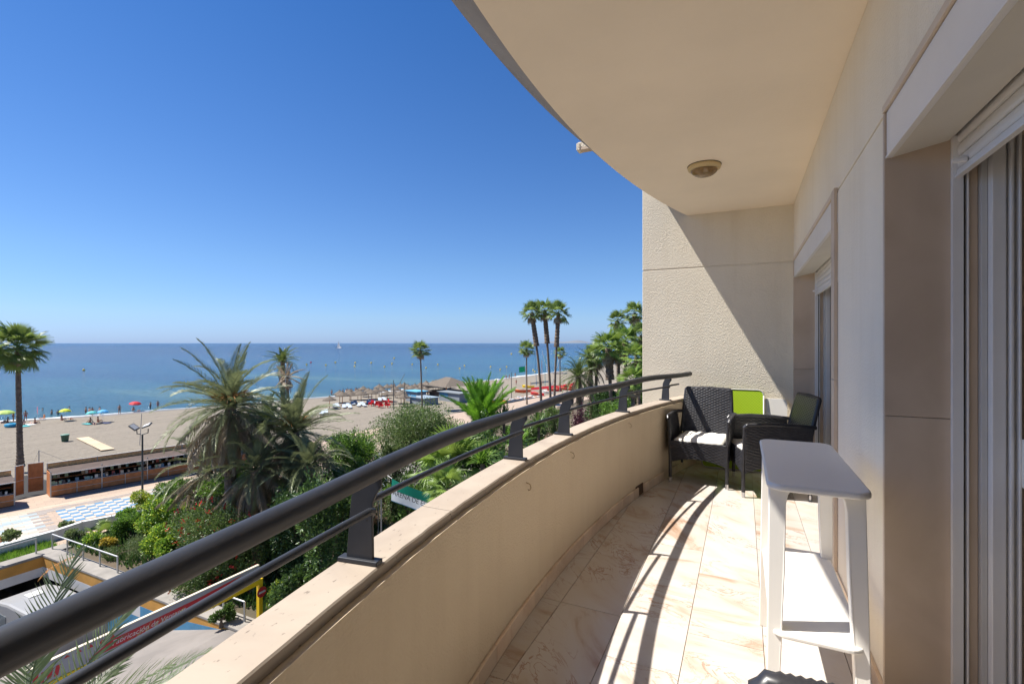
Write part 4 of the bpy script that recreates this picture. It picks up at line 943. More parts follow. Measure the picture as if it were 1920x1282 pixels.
for i, (lab, ub, d, ut, vt, sc, kd) in enumerate((
 ('fan palm with thin crown rising left in the right hand palm grove', 1160, 62, 1157, 602, .85, 'fan'),
 ('highest fan palm of the right hand grove beside the end wall', 1196, 58, 1190, 588, .9, 'fan'),
 ('bushy bright fan palm in the middle of the right hand grove', 1152, 44, 1141, 652, 1.05, 'fanb'),
 ('bushy fan palm just right of the middle of the grove', 1178, 46, 1172, 640, .95, 'fanb'),
 ('fan palm low against the end wall at the right of the grove', 1200, 42, 1196, 672, .95, 'fanb'),
 ('dense fan palm with drooping leaves behind the railing post near the end wall', 1190, 38, 1186, 715, .8, 'fanb'),
 ('slender fan palm partly hidden at the left part of the grove', 1118, 50, 1118, 668, .95, 'fan'),
 ('fan palm filling the grove above the railing beside the shaggy trunk', 1162, 52, 1160, 660, .9, 'fanb'),
 ('fan palm at the back of the grove touching the end wall edge', 1204, 50, 1202, 630, .95, 'fan'))):
    fan_palm(lab, at_ground(ub, d), D(ut, vt, d), sc, 22, .2, .25 if i == 2 else .1, kd, 'fan palms of the right hand grove', dry=8)
def date_palm(label, base, top_, kind='dateg', n=44, sc=1.0, r=.28, e0=85, e1=-25, dry=8, grp='feather leaved palms', dkey='dated', orange=0):
    t = thing('date_palm', label, 'palm tree', base, 0, grp); v = Vector(top_)-Vector(base); trunk(t, [v*f for f in (0,.33,.66,1)], r, r*.9)
    crown(t, v, FS[kind], n, e0, e1, sc)
    if dry: crown(t, v+Vector((0,0,-.2)), FS[dkey], dry, (-12 if dry > 15 else -30), -78, sc)
    for i in range(orange):
        a = random.uniform(0, 6.28); d = Vector((math.cos(a), math.sin(a), 0)); q = v+Vector((0,0,.1))
        o = MB()
        for k in range(14):
            e = d*random.uniform(.6,1.2)+Vector((random.gauss(0,.2),random.gauss(0,.2),random.uniform(.2,.8))); o.tube([q, q+d*.4+Vector((0,0,.6)), q+e], .012, 3)
        o.build('fruit_stalk', M_orange, t)
    return t
date_palm('date palm with stiff green crown standing before the sea at left centre', at_ground(532, 62), D(530, 678, 62), 'dateg', 46, .95, .3, 85, -20, 4)
date_palm('small ragged palm with broken brown leaves beside the stiff date palm', at_ground(545, 50), D(538, 706, 50), 'dated', 14, .6, .16, 80, -40, 6, dkey='fandry')
date_palm('dark feathery palm at the left part of the right hand grove', at_ground(1092, 45), D(1084, 706, 45), 'dateg', 48, .85, .28, 85, -40, 10)
date_palm('feathery palm with drooping leaves behind the tall trio trunks', at_ground(1112, 50), D(1106, 680, 50), 'dateg', 40, .8, .26, 85, -40, 8)
# big grey-green date palm clump
date_palm('largest grey green date palm with spreading feathery crown at left centre', at_ground(432, 26), D(432, 762, 26), 'date', 62, 1.1, .30, 84, -35, 56, orange=12)
date_palm('second grey green date palm overlapping the large one on its right', at_ground(560, 27), D(552, 810, 27), 'date', 54, 1.05, .28, 84, -35, 46, orange=8)
date_palm('low date palm sucker with silvery drooping leaves at the foot of the clump', at_ground(482, 25), D(478, 880, 25), 'date', 30, .85, .24, 80, -45, 36)
date_palm('low date palm with brown leaves leaning over the book stall', at_ground(395, 28), D(392, 880, 28), 'date', 30, .9, .24, 75, -40, 44)
date_palm('grey green date palm sucker at the right end of the clump', at_ground(585, 25), D(578, 872, 25), 'date', 44, .7, .22, 80, -40, 16)
date_palm('smaller dark date palm between the two largest crowns', at_ground(500, 29), D(500, 800, 29), 'dateg', 40, .95, .24, 88, -10, 10)
date_palm('vivid green feather palm with upright leaves right of the round bush', at_ground(905, 30), D(903, 800, 30), 'fox', 40, 1.2, .15, 90, 45, 0)
date_palm('palm crown just below the balcony with pale leaves in the bottom left corner', Vector((-8.3,2.5,ZG)), (-7.85, 2.65, -4.3), 'near', 26, .97, .25, 75, 5, 0)
fan_palm('low fan palm with long hanging leaves behind the railing at mid view', at_ground(850, 22), D(850, 880, 22), 1.15, 34, .25, 0, 'fanb', 'low fan palms', dry=8)
fan_palm('young fan palm with upright fans in the planter by the low white wall', at_ground(190, 31), D(192, 1010, 31), .75, 12, .08, 0, 'fanb', 'low fan palms', dry=2)
fan_palm('low silvery fan palm hanging over the green banner', at_ground(830, 17.5), D(838, 915, 17.5), .55, 18, .12, 0, 'fanb', 'low fan palms', dry=8)

# ------------------------------------------------------------------ bushes and trees
def leaf_cloud(blobs, n, size, asp=1.8, seed=0, shell=.55, upb=.3, gl=None):
    """blobs: (cx,cy,cz,rx,ry,rz). returns MB of folded leaves"""
    rng = np.random.default_rng(seed); B = np.array(blobs, float); vol = (B[:,3]*B[:,4]*B[:,5])**(2/3); pr_ = vol/vol.sum()
    idx = rng.choice(len(B), n, p=pr_); d = rng.normal(size=(n,3)); d /= np.linalg.norm(d, axis=1)[:,None]
    rad = shell+(1-shell)*rng.random(n)**.6; rad *= 1+.10*np.sin(d[:,0]*7+d[:,1]*5+idx)+.08*np.sin(d[:,2]*11+idx*2)
    c = B[idx,:3]+d*rad[:,None]*B[idx,3:6]
    keep = c[:,2] > (ZG+.02 if gl is None else gl); c = c[keep]; d = d[keep]; n = len(c)
    ax = d+rng.normal(size=(n,3))*.8+np.array([0,0,upb]); ax /= np.linalg.norm(ax, axis=1)[:,None]
    sd = np.cross(ax, rng.normal(size=(n,3))); sd /= np.linalg.norm(sd, axis=1)[:,None]; nn = np.cross(ax, sd)
    s = size*rng.uniform(.6,1.25,n)[:,None]; w2 = s/asp*.5
    V = np.stack([c, c+ax*s*.5+sd*w2+nn*w2*.3, c+ax*s, c+ax*s*.5-sd*w2+nn*w2*.3], 1).reshape(-1,3)
    return V, n
def leaf_obj(name, V, n, m, parent, k=4):
    me = bpy.data.meshes.new(name); me.vertices.add(len(V)); me.vertices.foreach_set('co', (V-np.array(parent.location)).astype(np.float32).ravel())
    f = (np.arange(n)[:,None]*4+np.array([0,1,2,0,2,3])[None]).ravel(); nt_ = 2*n
    me.loops.add(nt_*3); me.loops.foreach_set('vertex_index', f.astype(np.int32)); me.polygons.add(nt_)
    me.polygons.foreach_set('loop_start', np.arange(0, nt_*3, 3, dtype=np.int32)); me.update(calc_edges=True); me.materials.append(m)
    return link(name, me, parent)
def blobs_for(c, rx, rz, k, seed, ry=None):
    rnd = random.Random(seed); out = []
    for i in range(k):
        a = rnd.uniform(0, 6.283); e = rnd.uniform(-.6, 1); q = rnd.uniform(.25,.85)
        s = rnd.uniform(.2,.46); out.append((c.x+rx*q*math.cos(a)*math.cos(e), c.y+(ry or rx)*q*math.sin(a)*math.cos(e), c.z+rz*q*math.sin(e), rx*s, (ry or rx)*s, rz*s*1.1))
    return out
def bush(label, u, v, rpx, rzpx, d, m, n, size, k=10, name='shrub', cat='bush', grp=None, seed=1, flowers=0, fm=None, stem=True, asp=1.8, base=ZG, shell=.35, m2=None, fill=True):
    c = D(u, v, d); rx, rz = rpx*d/F, rzpx*d/F; t = thing(name, label, cat, (c.x, c.y, base), 0, grp)
    bl = blobs_for(c, rx, rz, k, seed)
    if c.z-rz*.8 > base+.4 and fill:
        rr_ = random.Random(seed+9)
        for _ in range(max(3, k//2)):
            a = rr_.uniform(0,6.283); q = rr_.uniform(.1,.6); zz = rr_.uniform(base+.3, c.z); s_ = rr_.uniform(.3,.5)
            bl.append((c.x+rx*q*math.cos(a), c.y+rx*q*math.sin(a), zz, rx*s_, rx*s_, max(.4,(c.z-base)*.35)))
        n = int(n*1.35)
    V, nn = leaf_cloud(bl, n, size, asp, seed, shell); 
    if m2:
        h = (nn*2//3)*4; leaf_obj('foliage', V[:h], h//4, m, t); leaf_obj('new_growth', V[h:], nn-h//4, m2, t)['kind'] = 'stuff'
    else: leaf_obj('foliage', V, nn, m, t)
    if flowers:
        V, nn = leaf_cloud([(x,y,z,a*1.06,b*1.06,e*1.06) for x,y,z,a,b,e in bl], flowers, .13, 1.0, seed+50, .93)
        # cluster flowers: duplicate each with offsets
        V4 = V.reshape(-1,4,3); rng = np.random.default_rng(seed); allv = np.concatenate([V4+rng.normal(size=(len(V4),1,3))*.06 for _ in range(5)]).reshape(-1,3)
        leaf_obj('flowers', allv, len(allv)//4, fm or M_flower, t)['kind'] = 'stuff'
    if stem:
        mb = MB(); rnd = random.Random(seed)
        for b in bl[:7]: mid = Vector((0,0,max(.3,(b[2]-base)*.4))); mb.tube([(rnd.uniform(-.1,.1),rnd.uniform(-.1,.1),0), mid, (b[0]-c.x, b[1]-c.y, b[2]-base)], [.06,.045,.015], 5)
        mb.build('stems', M_bark, t)
    return t
bush('large shrub dotted with red flowers beside the garage ramp', 440, 1030, 105, 95, 24.5, L_b, 26000, .11, 16, seed=3, flowers=190, m2=L_c)
bush('red flowering shrub continuing the hedge toward the silvery palms', 372, 985, 60, 55, 26, L_b, 12000, .11, 10, seed=31, flowers=80, m2=L_c)
bush('bright green shrub left of the red flowering hedge', 305, 965, 55, 55, 30, L_a, 12000, .14, 10, seed=4, m2=L_y)
bush('yellow green shrub by the foot of the floodlight post', 282, 938, 30, 22, 34, L_y, 4000, .13, 7, seed=5)
bush('light green low shrub in the planter by the promenade', 245, 985, 32, 30, 30, L_a, 5000, .13, 7, seed=6, m2=L_b)
bush('leafy shrub at the edge of the chequered paving', 236, 972, 24, 20, 31, L_a, 3500, .13, 6, seed=61, m2=L_b)
bush('bright leafy shrub between the ferny shrub and the red flowering one', 305, 1015, 46, 42, 27, L_a, 9000, .12, 10, seed=62, m2=L_y)
bush('small grey leaved shrub at the corner of the ramp ledge', 150, 1012, 34, 28, 29.4, L_c, 5000, .09, 6, seed=7)
bush('soft ferny shrub behind the ramp railing', 243, 1038, 52, 42, 27.4, L_c, 11000, .07, 8, seed=8, asp=3)
bush('leafy shrub between the young fan palm and the ramp ledge', 188, 1020, 36, 32, 29, L_a, 6500, .11, 7, seed=9, m2=L_y)
bush('little frangipani bush with pale stems by the planter wall', 126, 985, 14, 12, 31.5, L_c, 700, .20, 5, seed=10)
bush('small frangipani plant at the far left beside the bench', 18, 1008, 22, 14, 28.5, L_c, 800, .22, 5, seed=11)
bush('yellow blotched shrub near the ramp railing', 205, 1018, 14, 16, 28.3, mat('leaf_yellow', (.50,.38,.05), .6, trans=.2, col2=(.35,.28,.03)), 900, .14, 4, seed=12)
bush('vivid green rounded shrub right of the date palm clump', 658, 848, 66, 48, 31, L_a, 17000, .13, 16, seed=13, m2=L_d)
bush('shrub with pale blue blossoms beside the vivid green one', 715, 868, 22, 22, 35, L_d, 4000, .13, 6, seed=14, flowers=60, fm=M_plumb)
bush('broad grey green tree hiding the beach bar', 800, 808, 100, 66, 36, L_c, 40000, .13, 24, 'broadleaf_tree', 'tree', seed=15, m2=L_b)
bush('brownish sparse shrub below the grey green tree', 745, 855, 34, 26, 35, L_br, 3500, .11, 6, seed=16)
bush('dark shaded shrub behind the railing below the vivid green one', 640, 925, 75, 40, 25, L_d, 12000, .16, 10, seed=17)
bush('shrub with long drooping glossy leaflets right of the red flowering one', 612, 955, 62, 48, 19, L_d, 6500, .17, 10, seed=18, asp=2.6, m2=L_b)
bush('dark glossy shrub under the long leaved one', 560, 1105, 40, 45, 18, L_d, 5000, .14, 8, seed=19, m2=L_b)
bush('yellow green creeper hanging over the ramp ledge behind the portal', 515, 1150, 26, 44, 22, L_y, 4500, .11, 7, seed=20, m2=L_a, base=ZG, name='creeper')
bush('green trailing creeper on the ledge below the banner board', 415, 1152, 22, 18, 20.5, L_b, 1500, .12, 5, seed=21, name='creeper')
bush('dense dark green shrub mass below the middle railing', 900, 850, 60, 42, 24, L_b, 10000, .16, 10, seed=22, m2=L_d)
bush('clipped green shrub near the purple plants', 1160, 775, 45, 34, 40, L_a, 9000, .14, 9, seed=23, m2=L_b)
bush('pale leaved shrub left of the purple plants', 1045, 785, 34, 26, 44, L_c, 6000, .14, 8, seed=24, m2=L_a)
bush('dark purple leaved low plant bed under the grove', 1087, 795, 20, 17, 38, L_p, 2500, .13, 6, seed=25)
bush('brown twiggy low shrub left of the purple plants', 1040, 822, 22, 18, 34, L_br, 2500, .10, 6, seed=26)
bush('low grassy green shrub behind the third railing post', 1062, 838, 30, 15, 28, L_a, 4000, .14, 7, seed=27, asp=5)
bush('dark undergrowth at the foot of the right hand grove', 1130, 745, 60, 28, 50, L_d, 9000, .2, 9, seed=28)
bush('undergrowth at the right of the grove near the end wall', 1190, 745, 30, 40, 46, L_b, 7000, .2, 8, seed=29)
bush('dark shrub behind the foot of the date palm clump', 450, 925, 95, 38, 29, L_d, 11000, .16, 10, seed=30)
bush('dark leafy shrub between date palms and railing', 560, 935, 70, 38, 24, L_d, 9000, .15, 9, seed=32)
bush('wide green shrub under the hanging fan palm leaves', 780, 925, 55, 26, 24, L_b, 7000, .13, 8, seed=33, m2=L_a)
bush('green shrub at the seaward side of the grove behind the railing', 1000, 815, 40, 26, 36, L_b, 6000, .16, 8, seed=35, m2=L_c)
for a in (('light green shrub filling the bed in front of the silvery palm sucker', 455, 905, 60, 30, 27, L_a, 9000, .13, 10),
 ('broad mid green shrub at the left foot of the palm clump', 345, 925, 50, 28, 31, L_b, 8000, .13, 9), ('fresh green shrub right of the palm clump below the vivid one', 640, 890, 50, 36, 27, L_b, 9000, .13, 9),
 ('green shrub under the grey green tree beside the railing', 840, 865, 50, 30, 30, L_b, 7000, .14, 8), ('olive shrub between the grey green tree and the sand', 735, 850, 30, 26, 33, L_c, 5000, .13, 7),
 ('dense bright shrub behind the second railing post', 965, 815, 34, 26, 33, L_a, 5000, .14, 7), ('shrub filling the gap under the vivid feather palm', 915, 800, 40, 28, 33, L_b, 6000, .14, 8),
 ('low leafy shrub at the ramp ledge under the creeper', 470, 1120, 30, 26, 23, L_a, 3500, .11, 6)):
    bush(*a, seed=a[1], m2=L_a if a[6] is L_b else L_b)
t = thing('dead_frond', 'dry orange palm frond hanging over the ramp ledge near the corner', 'palm frond', (RX0+2.6, RY1+.6, ZG+.35)); fo = pin_frond('frond', 2.0, 22, .35, 60, M_orange, .03, .5, 77, .1); link('frond', fo, t, (0,0,0), (0, R(5), R(-120)))
bush('shrub overhanging the ledge behind the long banner board', 380, 1120, 36, 28, 23.2, L_d, 5000, .11, 7, seed=71, m2=L_b)
bush('small shrub beside the yellow post with light new leaves', 530, 1120, 28, 36, 20.5, L_b, 4000, .12, 7, seed=72, m2=L_y)
# strappy plants: yuccas, grasses
def strappy(label, u, v, d, n, L_, m, name, cat, grp, w_=.05, droop=.6, base=ZG, seed=0, heads=None):
    p = G(u, v, base) if d is None else Vector((D(u,v,d).x, D(u,v,d).y, base)); t = thing(name, label, cat, p, 0, grp); rnd = random.Random(seed); mb = MB(); hb = MB()
    zc = max(0, (D(u,v,d).z-base)) if d else 0
    for i in range(n):
        a = rnd.uniform(0,6.283); e = rnd.uniform(.15,1.5); l = L_*rnd.uniform(.7,1.1); dv = Vector((math.cos(a)*math.cos(e), math.sin(a)*math.cos(e), math.sin(e))); s = Vector((-math.sin(a), math.cos(a), 0))*w_/2
        o = Vector((rnd.gauss(0,.08*L_), rnd.gauss(0,.08*L_), zc)); q1 = o+dv*l*.5; q2 = o+dv*l*.85+Vector((0,0,-droop*l*.18*math.cos(e))); q3 = o+dv*l+Vector((0,0,-droop*l*.5*math.cos(e)))
        mb.add([o-s*.7,o+s*.7,q1+s,q1-s,q2+s*.8,q2-s*.8,q3], [(0,1,2,3),(3,2,4,5),(5,4,6)])
        if heads and i % 3 == 0:
            q4 = q3+(q3-q2)*.6+Vector((0,0,.05)); hb.tube([q2, q3, q4], [.006,.028,.004], 4)
    if zc > .3: MB().tube([(0,0,0),(0,0,zc)], .09, 8).build('trunk', M_bark, t)
    mb.build('blades', m, t)
    if heads: hb.build('seed_heads', heads, t)
    return t
yg = 'strappy yucca plants below the railing'
for i, (lab, u, v, d, L_, m) in enumerate((
 ('spiky green yucca right of the hanging fan palm', 905, 868, 20, 1.0, L_a), ('yucca with long arching leaves below the middle railing', 955, 880, 17, .85, L_b),
 ('yucca close to the second railing post', 935, 915, 15.5, .75, L_a), ('yucca behind the third railing post', 1000, 862, 19, .8, L_b),
 ('pale yucca beside the coping at mid view', 880, 925, 16, .7, L_c), ('tall dark yucca under the middle railing', 970, 835, 26, 1.3, L_a),
 ('cycad with a ring of stiff leaves beside the banner', 770, 905, 26, .9, L_b), ('yucca with pointed shoots rising before the beach boats', 945, 790, 30, 1.3, L_c),
 ('yucca clump left of the fourth railing post', 1010, 800, 32, 1.2, L_b), ('dark cycad by the lowest end of the fan palm', 820, 880, 25, 1.0, L_d),
 ('arching yucca nearest the second post', 1010, 885, 15, .55, L_a))):
    strappy(lab, u, v, d, 110, L_, m, 'yucca', 'plant', yg, .06, .5, seed=i)
gg = 'tufts of ornamental grass with brown seed heads'
for i, (lab, u, v, s) in enumerate((('brown fountain grass tuft nearest the railing post', 600, 1085, 1.1), ('fountain grass tuft left of the railing post', 560, 1120, 1.0),
 ('dark fountain grass tuft behind the first railing post', 640, 1020, 1.2), ('brown grass tuft right of the first railing post', 725, 955, 1.2),
 ('green grass tuft under the white half of the banner', 768, 985, 1.1), ('purple brown grass tuft left of the banner', 700, 985, 1.2), ('brown grass tuft right of the banner', 860, 930, 1.1),
 ('grass tuft between the garden lamp and the coping', 730, 1015, 1.1), ('tall brown grass tuft above the coping', 815, 960, 1.1), ('brown grass tuft at the far side of the lamp', 680, 1040, 1.0), ('dark grass tuft next to the creeper', 540, 1150, 1.0), ('grass tuft in the shade below the banner', 790, 1010, 1.0))):
    strappy(lab, u, v, None, 420, s, L_g if i in (4,7) else L_br, 'ornamental_grass', 'grass', gg, .014, 1.0, seed=40+i, heads=M_thatch if i not in (4,) else None)
# ground cover grass by the ramp ledge
rng = np.random.default_rng(5); N_ = 9000
bx = np.stack([rng.uniform(RX0-2.3, RX0-.95, N_), rng.uniform(5, 14.4, N_), np.full(N_, ZG)], 1); hv = rng.normal(size=(N_,3))*.06+np.array([0,0,.22]); sd = rng.normal(size=(N_,3))*.012
V = np.stack([bx-sd, bx+sd, bx+hv, bx+hv*.99], 1).reshape(-1,3); e = thing('x','x','x'); lo = leaf_obj('grass', V, N_, L_a, e); lo.parent = None; bpy.data.objects.remove(e); tag(lo, 'short green grass growing along the seaward ramp ledge', 'grass', kind='stuff')
N_ = 30000
bx = np.stack([rng.uniform(-36, -13, N_), rng.uniform(14.6, 30, N_), np.full(N_, ZG)], 1); hv = rng.normal(size=(N_,3))*.1+np.array([0,0,.28]); sd = rng.normal(size=(N_,3))*.03
V = np.stack([bx-sd, bx+sd, bx+hv+sd, bx+hv], 1).reshape(-1,3); e = thing('x','x','x'); lo = leaf_obj('ground_cover', V, N_, L_d, e); lo.parent = None; bpy.data.objects.remove(e); tag(lo, 'mixed low ground cover filling the planting beds', 'ground cover', kind='stuff')
# paved path glimpsed in the garden
tag(MB().add([(-36,32,ZG+.006),(-30,29,ZG+.006),(-14,40,ZG+.006),(-12,46,ZG+.006),(-34,38,ZG+.006)], [(0,1,2,3,4)]).build('garden_path', M_conc), kind='structure')

# ------------------------------------------------------------------ people
def skin_mesh(name, joints, edges, radii, m):
    me = bpy.data.meshes.new(name); me.from_pydata([Vector(j) for j in joints], edges, []); o = bpy.data.objects.new(name, me); C.objects.link(o)
    sk = o.modifiers.new('s', 'SKIN'); 
    for i, r in enumerate(radii): me.skin_vertices[0].data[i].radius = (r, r) if not isinstance(r, tuple) else r
    me.skin_vertices[0].data[0].use_root = True
    sb = o.modifiers.new('u', 'SUBSURF'); sb.levels = 1; sb.render_levels = 1
    bpy.context.view_layer.update(); e = bpy.data.meshes.new_from_object(o.evaluated_get(bpy.context.evaluated_depsgraph_get())); bpy.data.objects.remove(o)
    e.materials.clear(); e.materials.append(m); e.shade_smooth(); return e
SK = [mat('skin_tan', (.36,.19,.12), .6), mat('skin_pale', (.50,.30,.22), .6)]
def pose(kind):
    # joints: pelvis, belly, chest, neck, head, Lsh, Lel, Lhand, Rsh, Rel, Rhand, Lhip, Lknee, Lfoot, Ltoe, R...
    if kind == 'stand': J = [(0,0,.95),(0,0,1.12),(0,0,1.35),(0,0,1.47),(0,0,1.62),(.19,0,1.40),(.25,.02,1.12),(.27,-.06,.88),(-.19,0,1.40),(-.26,.02,1.13),(-.22,-.12,.95),(.10,0,.90),(.12,0,.50),(.13,.02,.06),(.14,-.12,.03),(-.10,0,.90),(-.11,0,.5),(-.12,.02,.06),(-.13,-.12,.03)]
    elif kind == 'walk': J = [(0,0,.94),(0,-.01,1.12),(0,-.03,1.35),(0,-.04,1.47),(0,-.06,1.62),(.19,-.02,1.40),(.24,.14,1.14),(.24,.10,.90),(-.19,-.04,1.40),(-.24,-.16,1.16),(-.2,-.34,1.0),(.10,0,.90),(.11,-.18,.52),(.11,-.22,.08),(.11,-.36,.05),(-.10,0,.90),(-.10,.10,.5),(-.10,.34,.12),(-.10,.26,.03)]
    elif kind == 'sit': J = [(0,0,.14),(0,.03,.32),(0,.06,.54),(0,.05,.66),(0,.03,.80),(.18,.06,.58),(.24,.2,.36),(.22,.26,.12),(-.18,.06,.58),(-.24,-.12,.42),(-.14,-.3,.45),(.10,0,.12),(.14,-.38,.42),(.14,-.62,.06),(.14,-.74,.05),(-.10,0,.12),(-.14,-.40,.36),(-.14,-.66,.06),(-.14,-.78,.05)]
    else: J = [(0,0,.12),(0,.2,.12),(0,.42,.14),(0,.55,.15),(0,.70,.17),(.19,.46,.14),(.3,.3,.08),(.3,.1,.06),(-.19,.46,.14),(-.32,.6,.08),(-.2,.8,.08),(.1,-.06,.11),(.12,-.44,.12),(.14,-.84,.07),(.14,-.9,.15),(-.1,-.06,.11),(-.14,-.40,.26),(-.14,-.74,.07),(-.14,-.86,.05)]
    E_ = [(0,1),(1,2),(2,3),(3,4),(2,5),(5,6),(6,7),(2,8),(8,9),(9,10),(0,11),(11,12),(12,13),(13,14),(0,15),(15,16),(16,17),(17,18)]
    Rr = [.13,.12,(.15,.11),.055,.10,.06,.042,.032,.06,.042,.032,.09,.06,.042,.035,.09,.06,.042,.035]
    return J, E_, Rr
PM = {(k, s): skin_mesh('body_'+k, *pose(k), SK[s]) for k in ('stand','walk','sit','lie') for s in (0,1)}
SW = [mat('cloth_'+n_, c, .8) for n_, c in (('navy',(.02,.03,.10)),('red',(.45,.03,.04)),('white',(.7,.7,.7)),('teal',(.03,.30,.32)),('black',(.02,.02,.02)),('pink',(.6,.15,.25)),('lime',(.3,.5,.05)))]
M_hair = mat('dark_hair', (.03,.02,.015), .8)
SH = {}
for k, (z, y, h) in {'stand': (.92,0,.2), 'walk': (.91,0,.2), 'sit': (.13,0,.2), 'lie': (.12,-.02,.18)}.items():
    for i, m in enumerate(SW): SH[k,i] = MB().lathe([(.0,-h/2),(.175,-h/2),(.16,0),(.145,h/2),(.0,h/2)], 10, (0,y,z)).mesh('swimwear', m)
def hair(k):
    J = pose(k)[0][4]; return MB().lathe([(.0,.125),(.06,.11),(.105,.05),(.112,-.01),(.10,-.06),(.0,-.06)], 10, (J[0], J[1]+.015, J[2]+.01)).mesh('hair', M_hair)
HR = {k: hair(k) for k in ('stand','walk','sit','lie')}
def person(label, p, kind='stand', s=0, c=0, rz=0, sink=0, grp='people on the beach', sc=1.0):
    t = thing('person', label, 'person', (p.x, p.y, p.z-sink), rz, grp); t.scale = (sc,)*3
    link('body', PM[kind, s], t); link('hair', HR[kind], t); link('swimwear', SH[kind, c], t); return t
def sea_pt(u, v): return G(u, v, ZS)
pp = [
 ('standing person in dark shorts at the left of the near palm trunk', 25, 790, 'stand', 0, 0, 0, 0),
 ('person in red standing at the water edge beside the pink flag', 48, 789, 'stand', 0, 1, 1, 0),
 ('swimmer up to the waist just right of the pink flag', 97, 776, 'stand', 0, 4, 0, .9), ('second waist deep swimmer right of the first', 109, 776, 'stand', 0, 4, 1, .95),
 ('distant swimmer with only the head out left of centre', 80, 768, 'stand', 0, 4, 0, 1.35), ('far swimmer with only the head showing above the yellow parasol', 130, 765, 'stand', 1, 4, 0, 1.35),
 ('person sitting in the shade of the yellow parasol', 116, 788, 'sit', 0, 1, 2, 0), ('dark clothed person lying right of the yellow parasol', 133, 786, 'lie', 0, 0, 1.2, 0),
 ('person standing ankle deep left of the teal parasol', 161, 777, 'stand', 0, 4, 0, .3), ('child standing behind the teal parasol', 168, 778, 'stand', 1, 1, 0, .3),
 ('person bending in shallow water behind the teal parasol', 173, 778, 'walk', 0, 2, 1, .3), ('person with white hat in shallow water behind the blue parasol', 187, 777, 'stand', 1, 2, 0, .3),
 ('person standing alone at the waterline right of the blue parasol', 224, 776, 'stand', 0, 4, 1, .05),
 ('person seated under the teal parasol', 169, 793, 'sit', 0, 1, .5, 0), ('person lying on a towel in front of the teal parasol', 176, 795, 'lie', 1, 5, 1.3, 0), ('person seated under the blue parasol', 184, 791, 'sit', 0, 1, 2, 0),
 ('person sitting under the red parasol', 250, 771, 'sit', 0, 0, 1, 0), ('person lying beside the red parasol', 260, 771, 'lie', 0, 0, 1, 0),
 ('sunbather lying left of the near palm trunk', 6, 793, 'lie', 1, 5, 1, 0), ('person seated in front of the pale green parasol', 14, 792, 'sit', 0, 1, 0, 0),
 ('sunbather on a towel right of the near palm trunk', 44, 797, 'sit', 1, 3, 1, 0), ('second sunbather lying beside the beach chair', 58, 794, 'lie', 1, 2, 1.4, 0), ('third sunbather seated among bags near the pink flag', 66, 794, 'sit', 0, 0, 2, 0),
 ('person entering the water beside the date palm', 282, 765, 'stand', 0, 4, 0, .5), ('person standing at the shore just right of the date palm leaves', 296, 767, 'walk', 0, 1, 1, 0),
 ('bather standing at the shore above the first thatched umbrella', 622, 742, 'stand', 0, 1, 0, .1), ('bather in dark shorts in the shallow water', 643, 739, 'walk', 0, 4, 2, .3),
 ('child at the shore next to the dark shorts bather', 649, 741, 'stand', 0, 5, 0, .1), ('bather facing the sea in the shore group', 652, 738, 'stand', 0, 0, 3, .2), ('bather walking in the middle of the shore group', 659, 739, 'walk', 0, 2, 1, .2),
 ('bather at the right half of the shore group', 667, 737, 'stand', 0, 4, 1, .2), ('bather behind the last of the shore group', 668.5, 737, 'walk', 1, 1, 0, .2), ('rightmost bather of the shore group', 673, 737, 'stand', 0, 1, 0, .2),
 ('lone bather standing in the shallows right of the shore group', 684, 735, 'stand', 0, 1, 0, .2), ('far bather waist deep left of the slim palm', 708, 728, 'stand', 1, 2, 0, .9),
 ('pair member dressed dark at the shore near the slim palm', 738, 730, 'stand', 1, 2, 0, 0), ('second pair member dressed dark at the shore near the slim palm', 740, 730, 'stand', 0, 0, 0, 0),
 ('left bather of the three in the sea above the beach bar', 843, 718, 'stand', 0, 4, 0, .5), ('middle bather of the three in the sea above the beach bar', 847, 718, 'stand', 0, 1, 0, .6), ('right bather of the three in the sea above the beach bar', 855, 717, 'stand', 0, 4, 0, .7),
 ('walker beside the white parasol at the far shore', 949, 712, 'walk', 0, 1, 0, 0), ('second walker near the white parasol at the far shore', 955, 711, 'walk', 0, 5, 1, 0), ('person at the far shore holding a board', 966, 707, 'stand', 0, 1, 0, 0), ('person in red at the far shore left of the green flag', 968, 722, 'stand', 0, 1, 0, 0),
 ('person in pink standing under the right hand grove', 1078, 724, 'stand', 1, 5, 0, 0), ('person in blue shirt leaning on the boats', 1011, 748, 'stand', 0, 0, 0, 0)]
for lab, u, v, k, s, c, rz, sink in pp:
    p = Gs(u, v) if sink < .25 else G(u, v, ZS)
    person(lab, p, k, s, c, rz, sink)

# ------------------------------------------------------------------ parasols and beach things
def parasol(label, u, vb, vt, rpx, m, tiltv=0):
    p = Gs(u, vb); d = (p.x*-S_+p.y*C_); h = 2.0; r = rpx*d/F
    t = thing('beach_parasol', label, 'parasol', p, 0, 'colourful beach parasols'); MB().tube([(0,0,0),(0,0,h)], .02, 6).build('pole', M_pwhite, t)
    c_ = MB().lathe([(0,h+.02),(r*.5,h-.08),(r*.85,h-.28),(r,h-.45),(r*.98,h-.45),(r*.5,h-.12),(0,h-.03)], 8).build('canopy', m, t); c_.rotation_euler = (0, R(tiltv), 0)
parasol('pale green beach parasol at the far left', 9, 792, 775, 14, mat('cloth_palegreen', (.45,.60,.15), .7, trans=.2), 6)
parasol('yellow green beach parasol between palm and teal parasol', 122, 789, 775, 9.5, mat('cloth_yellow', (.60,.65,.03), .7, trans=.2))
parasol('teal beach parasol next to the light blue one', 173, 794, 776, 10, mat('cloth_aqua', (.10,.50,.50), .7, trans=.2), -8)
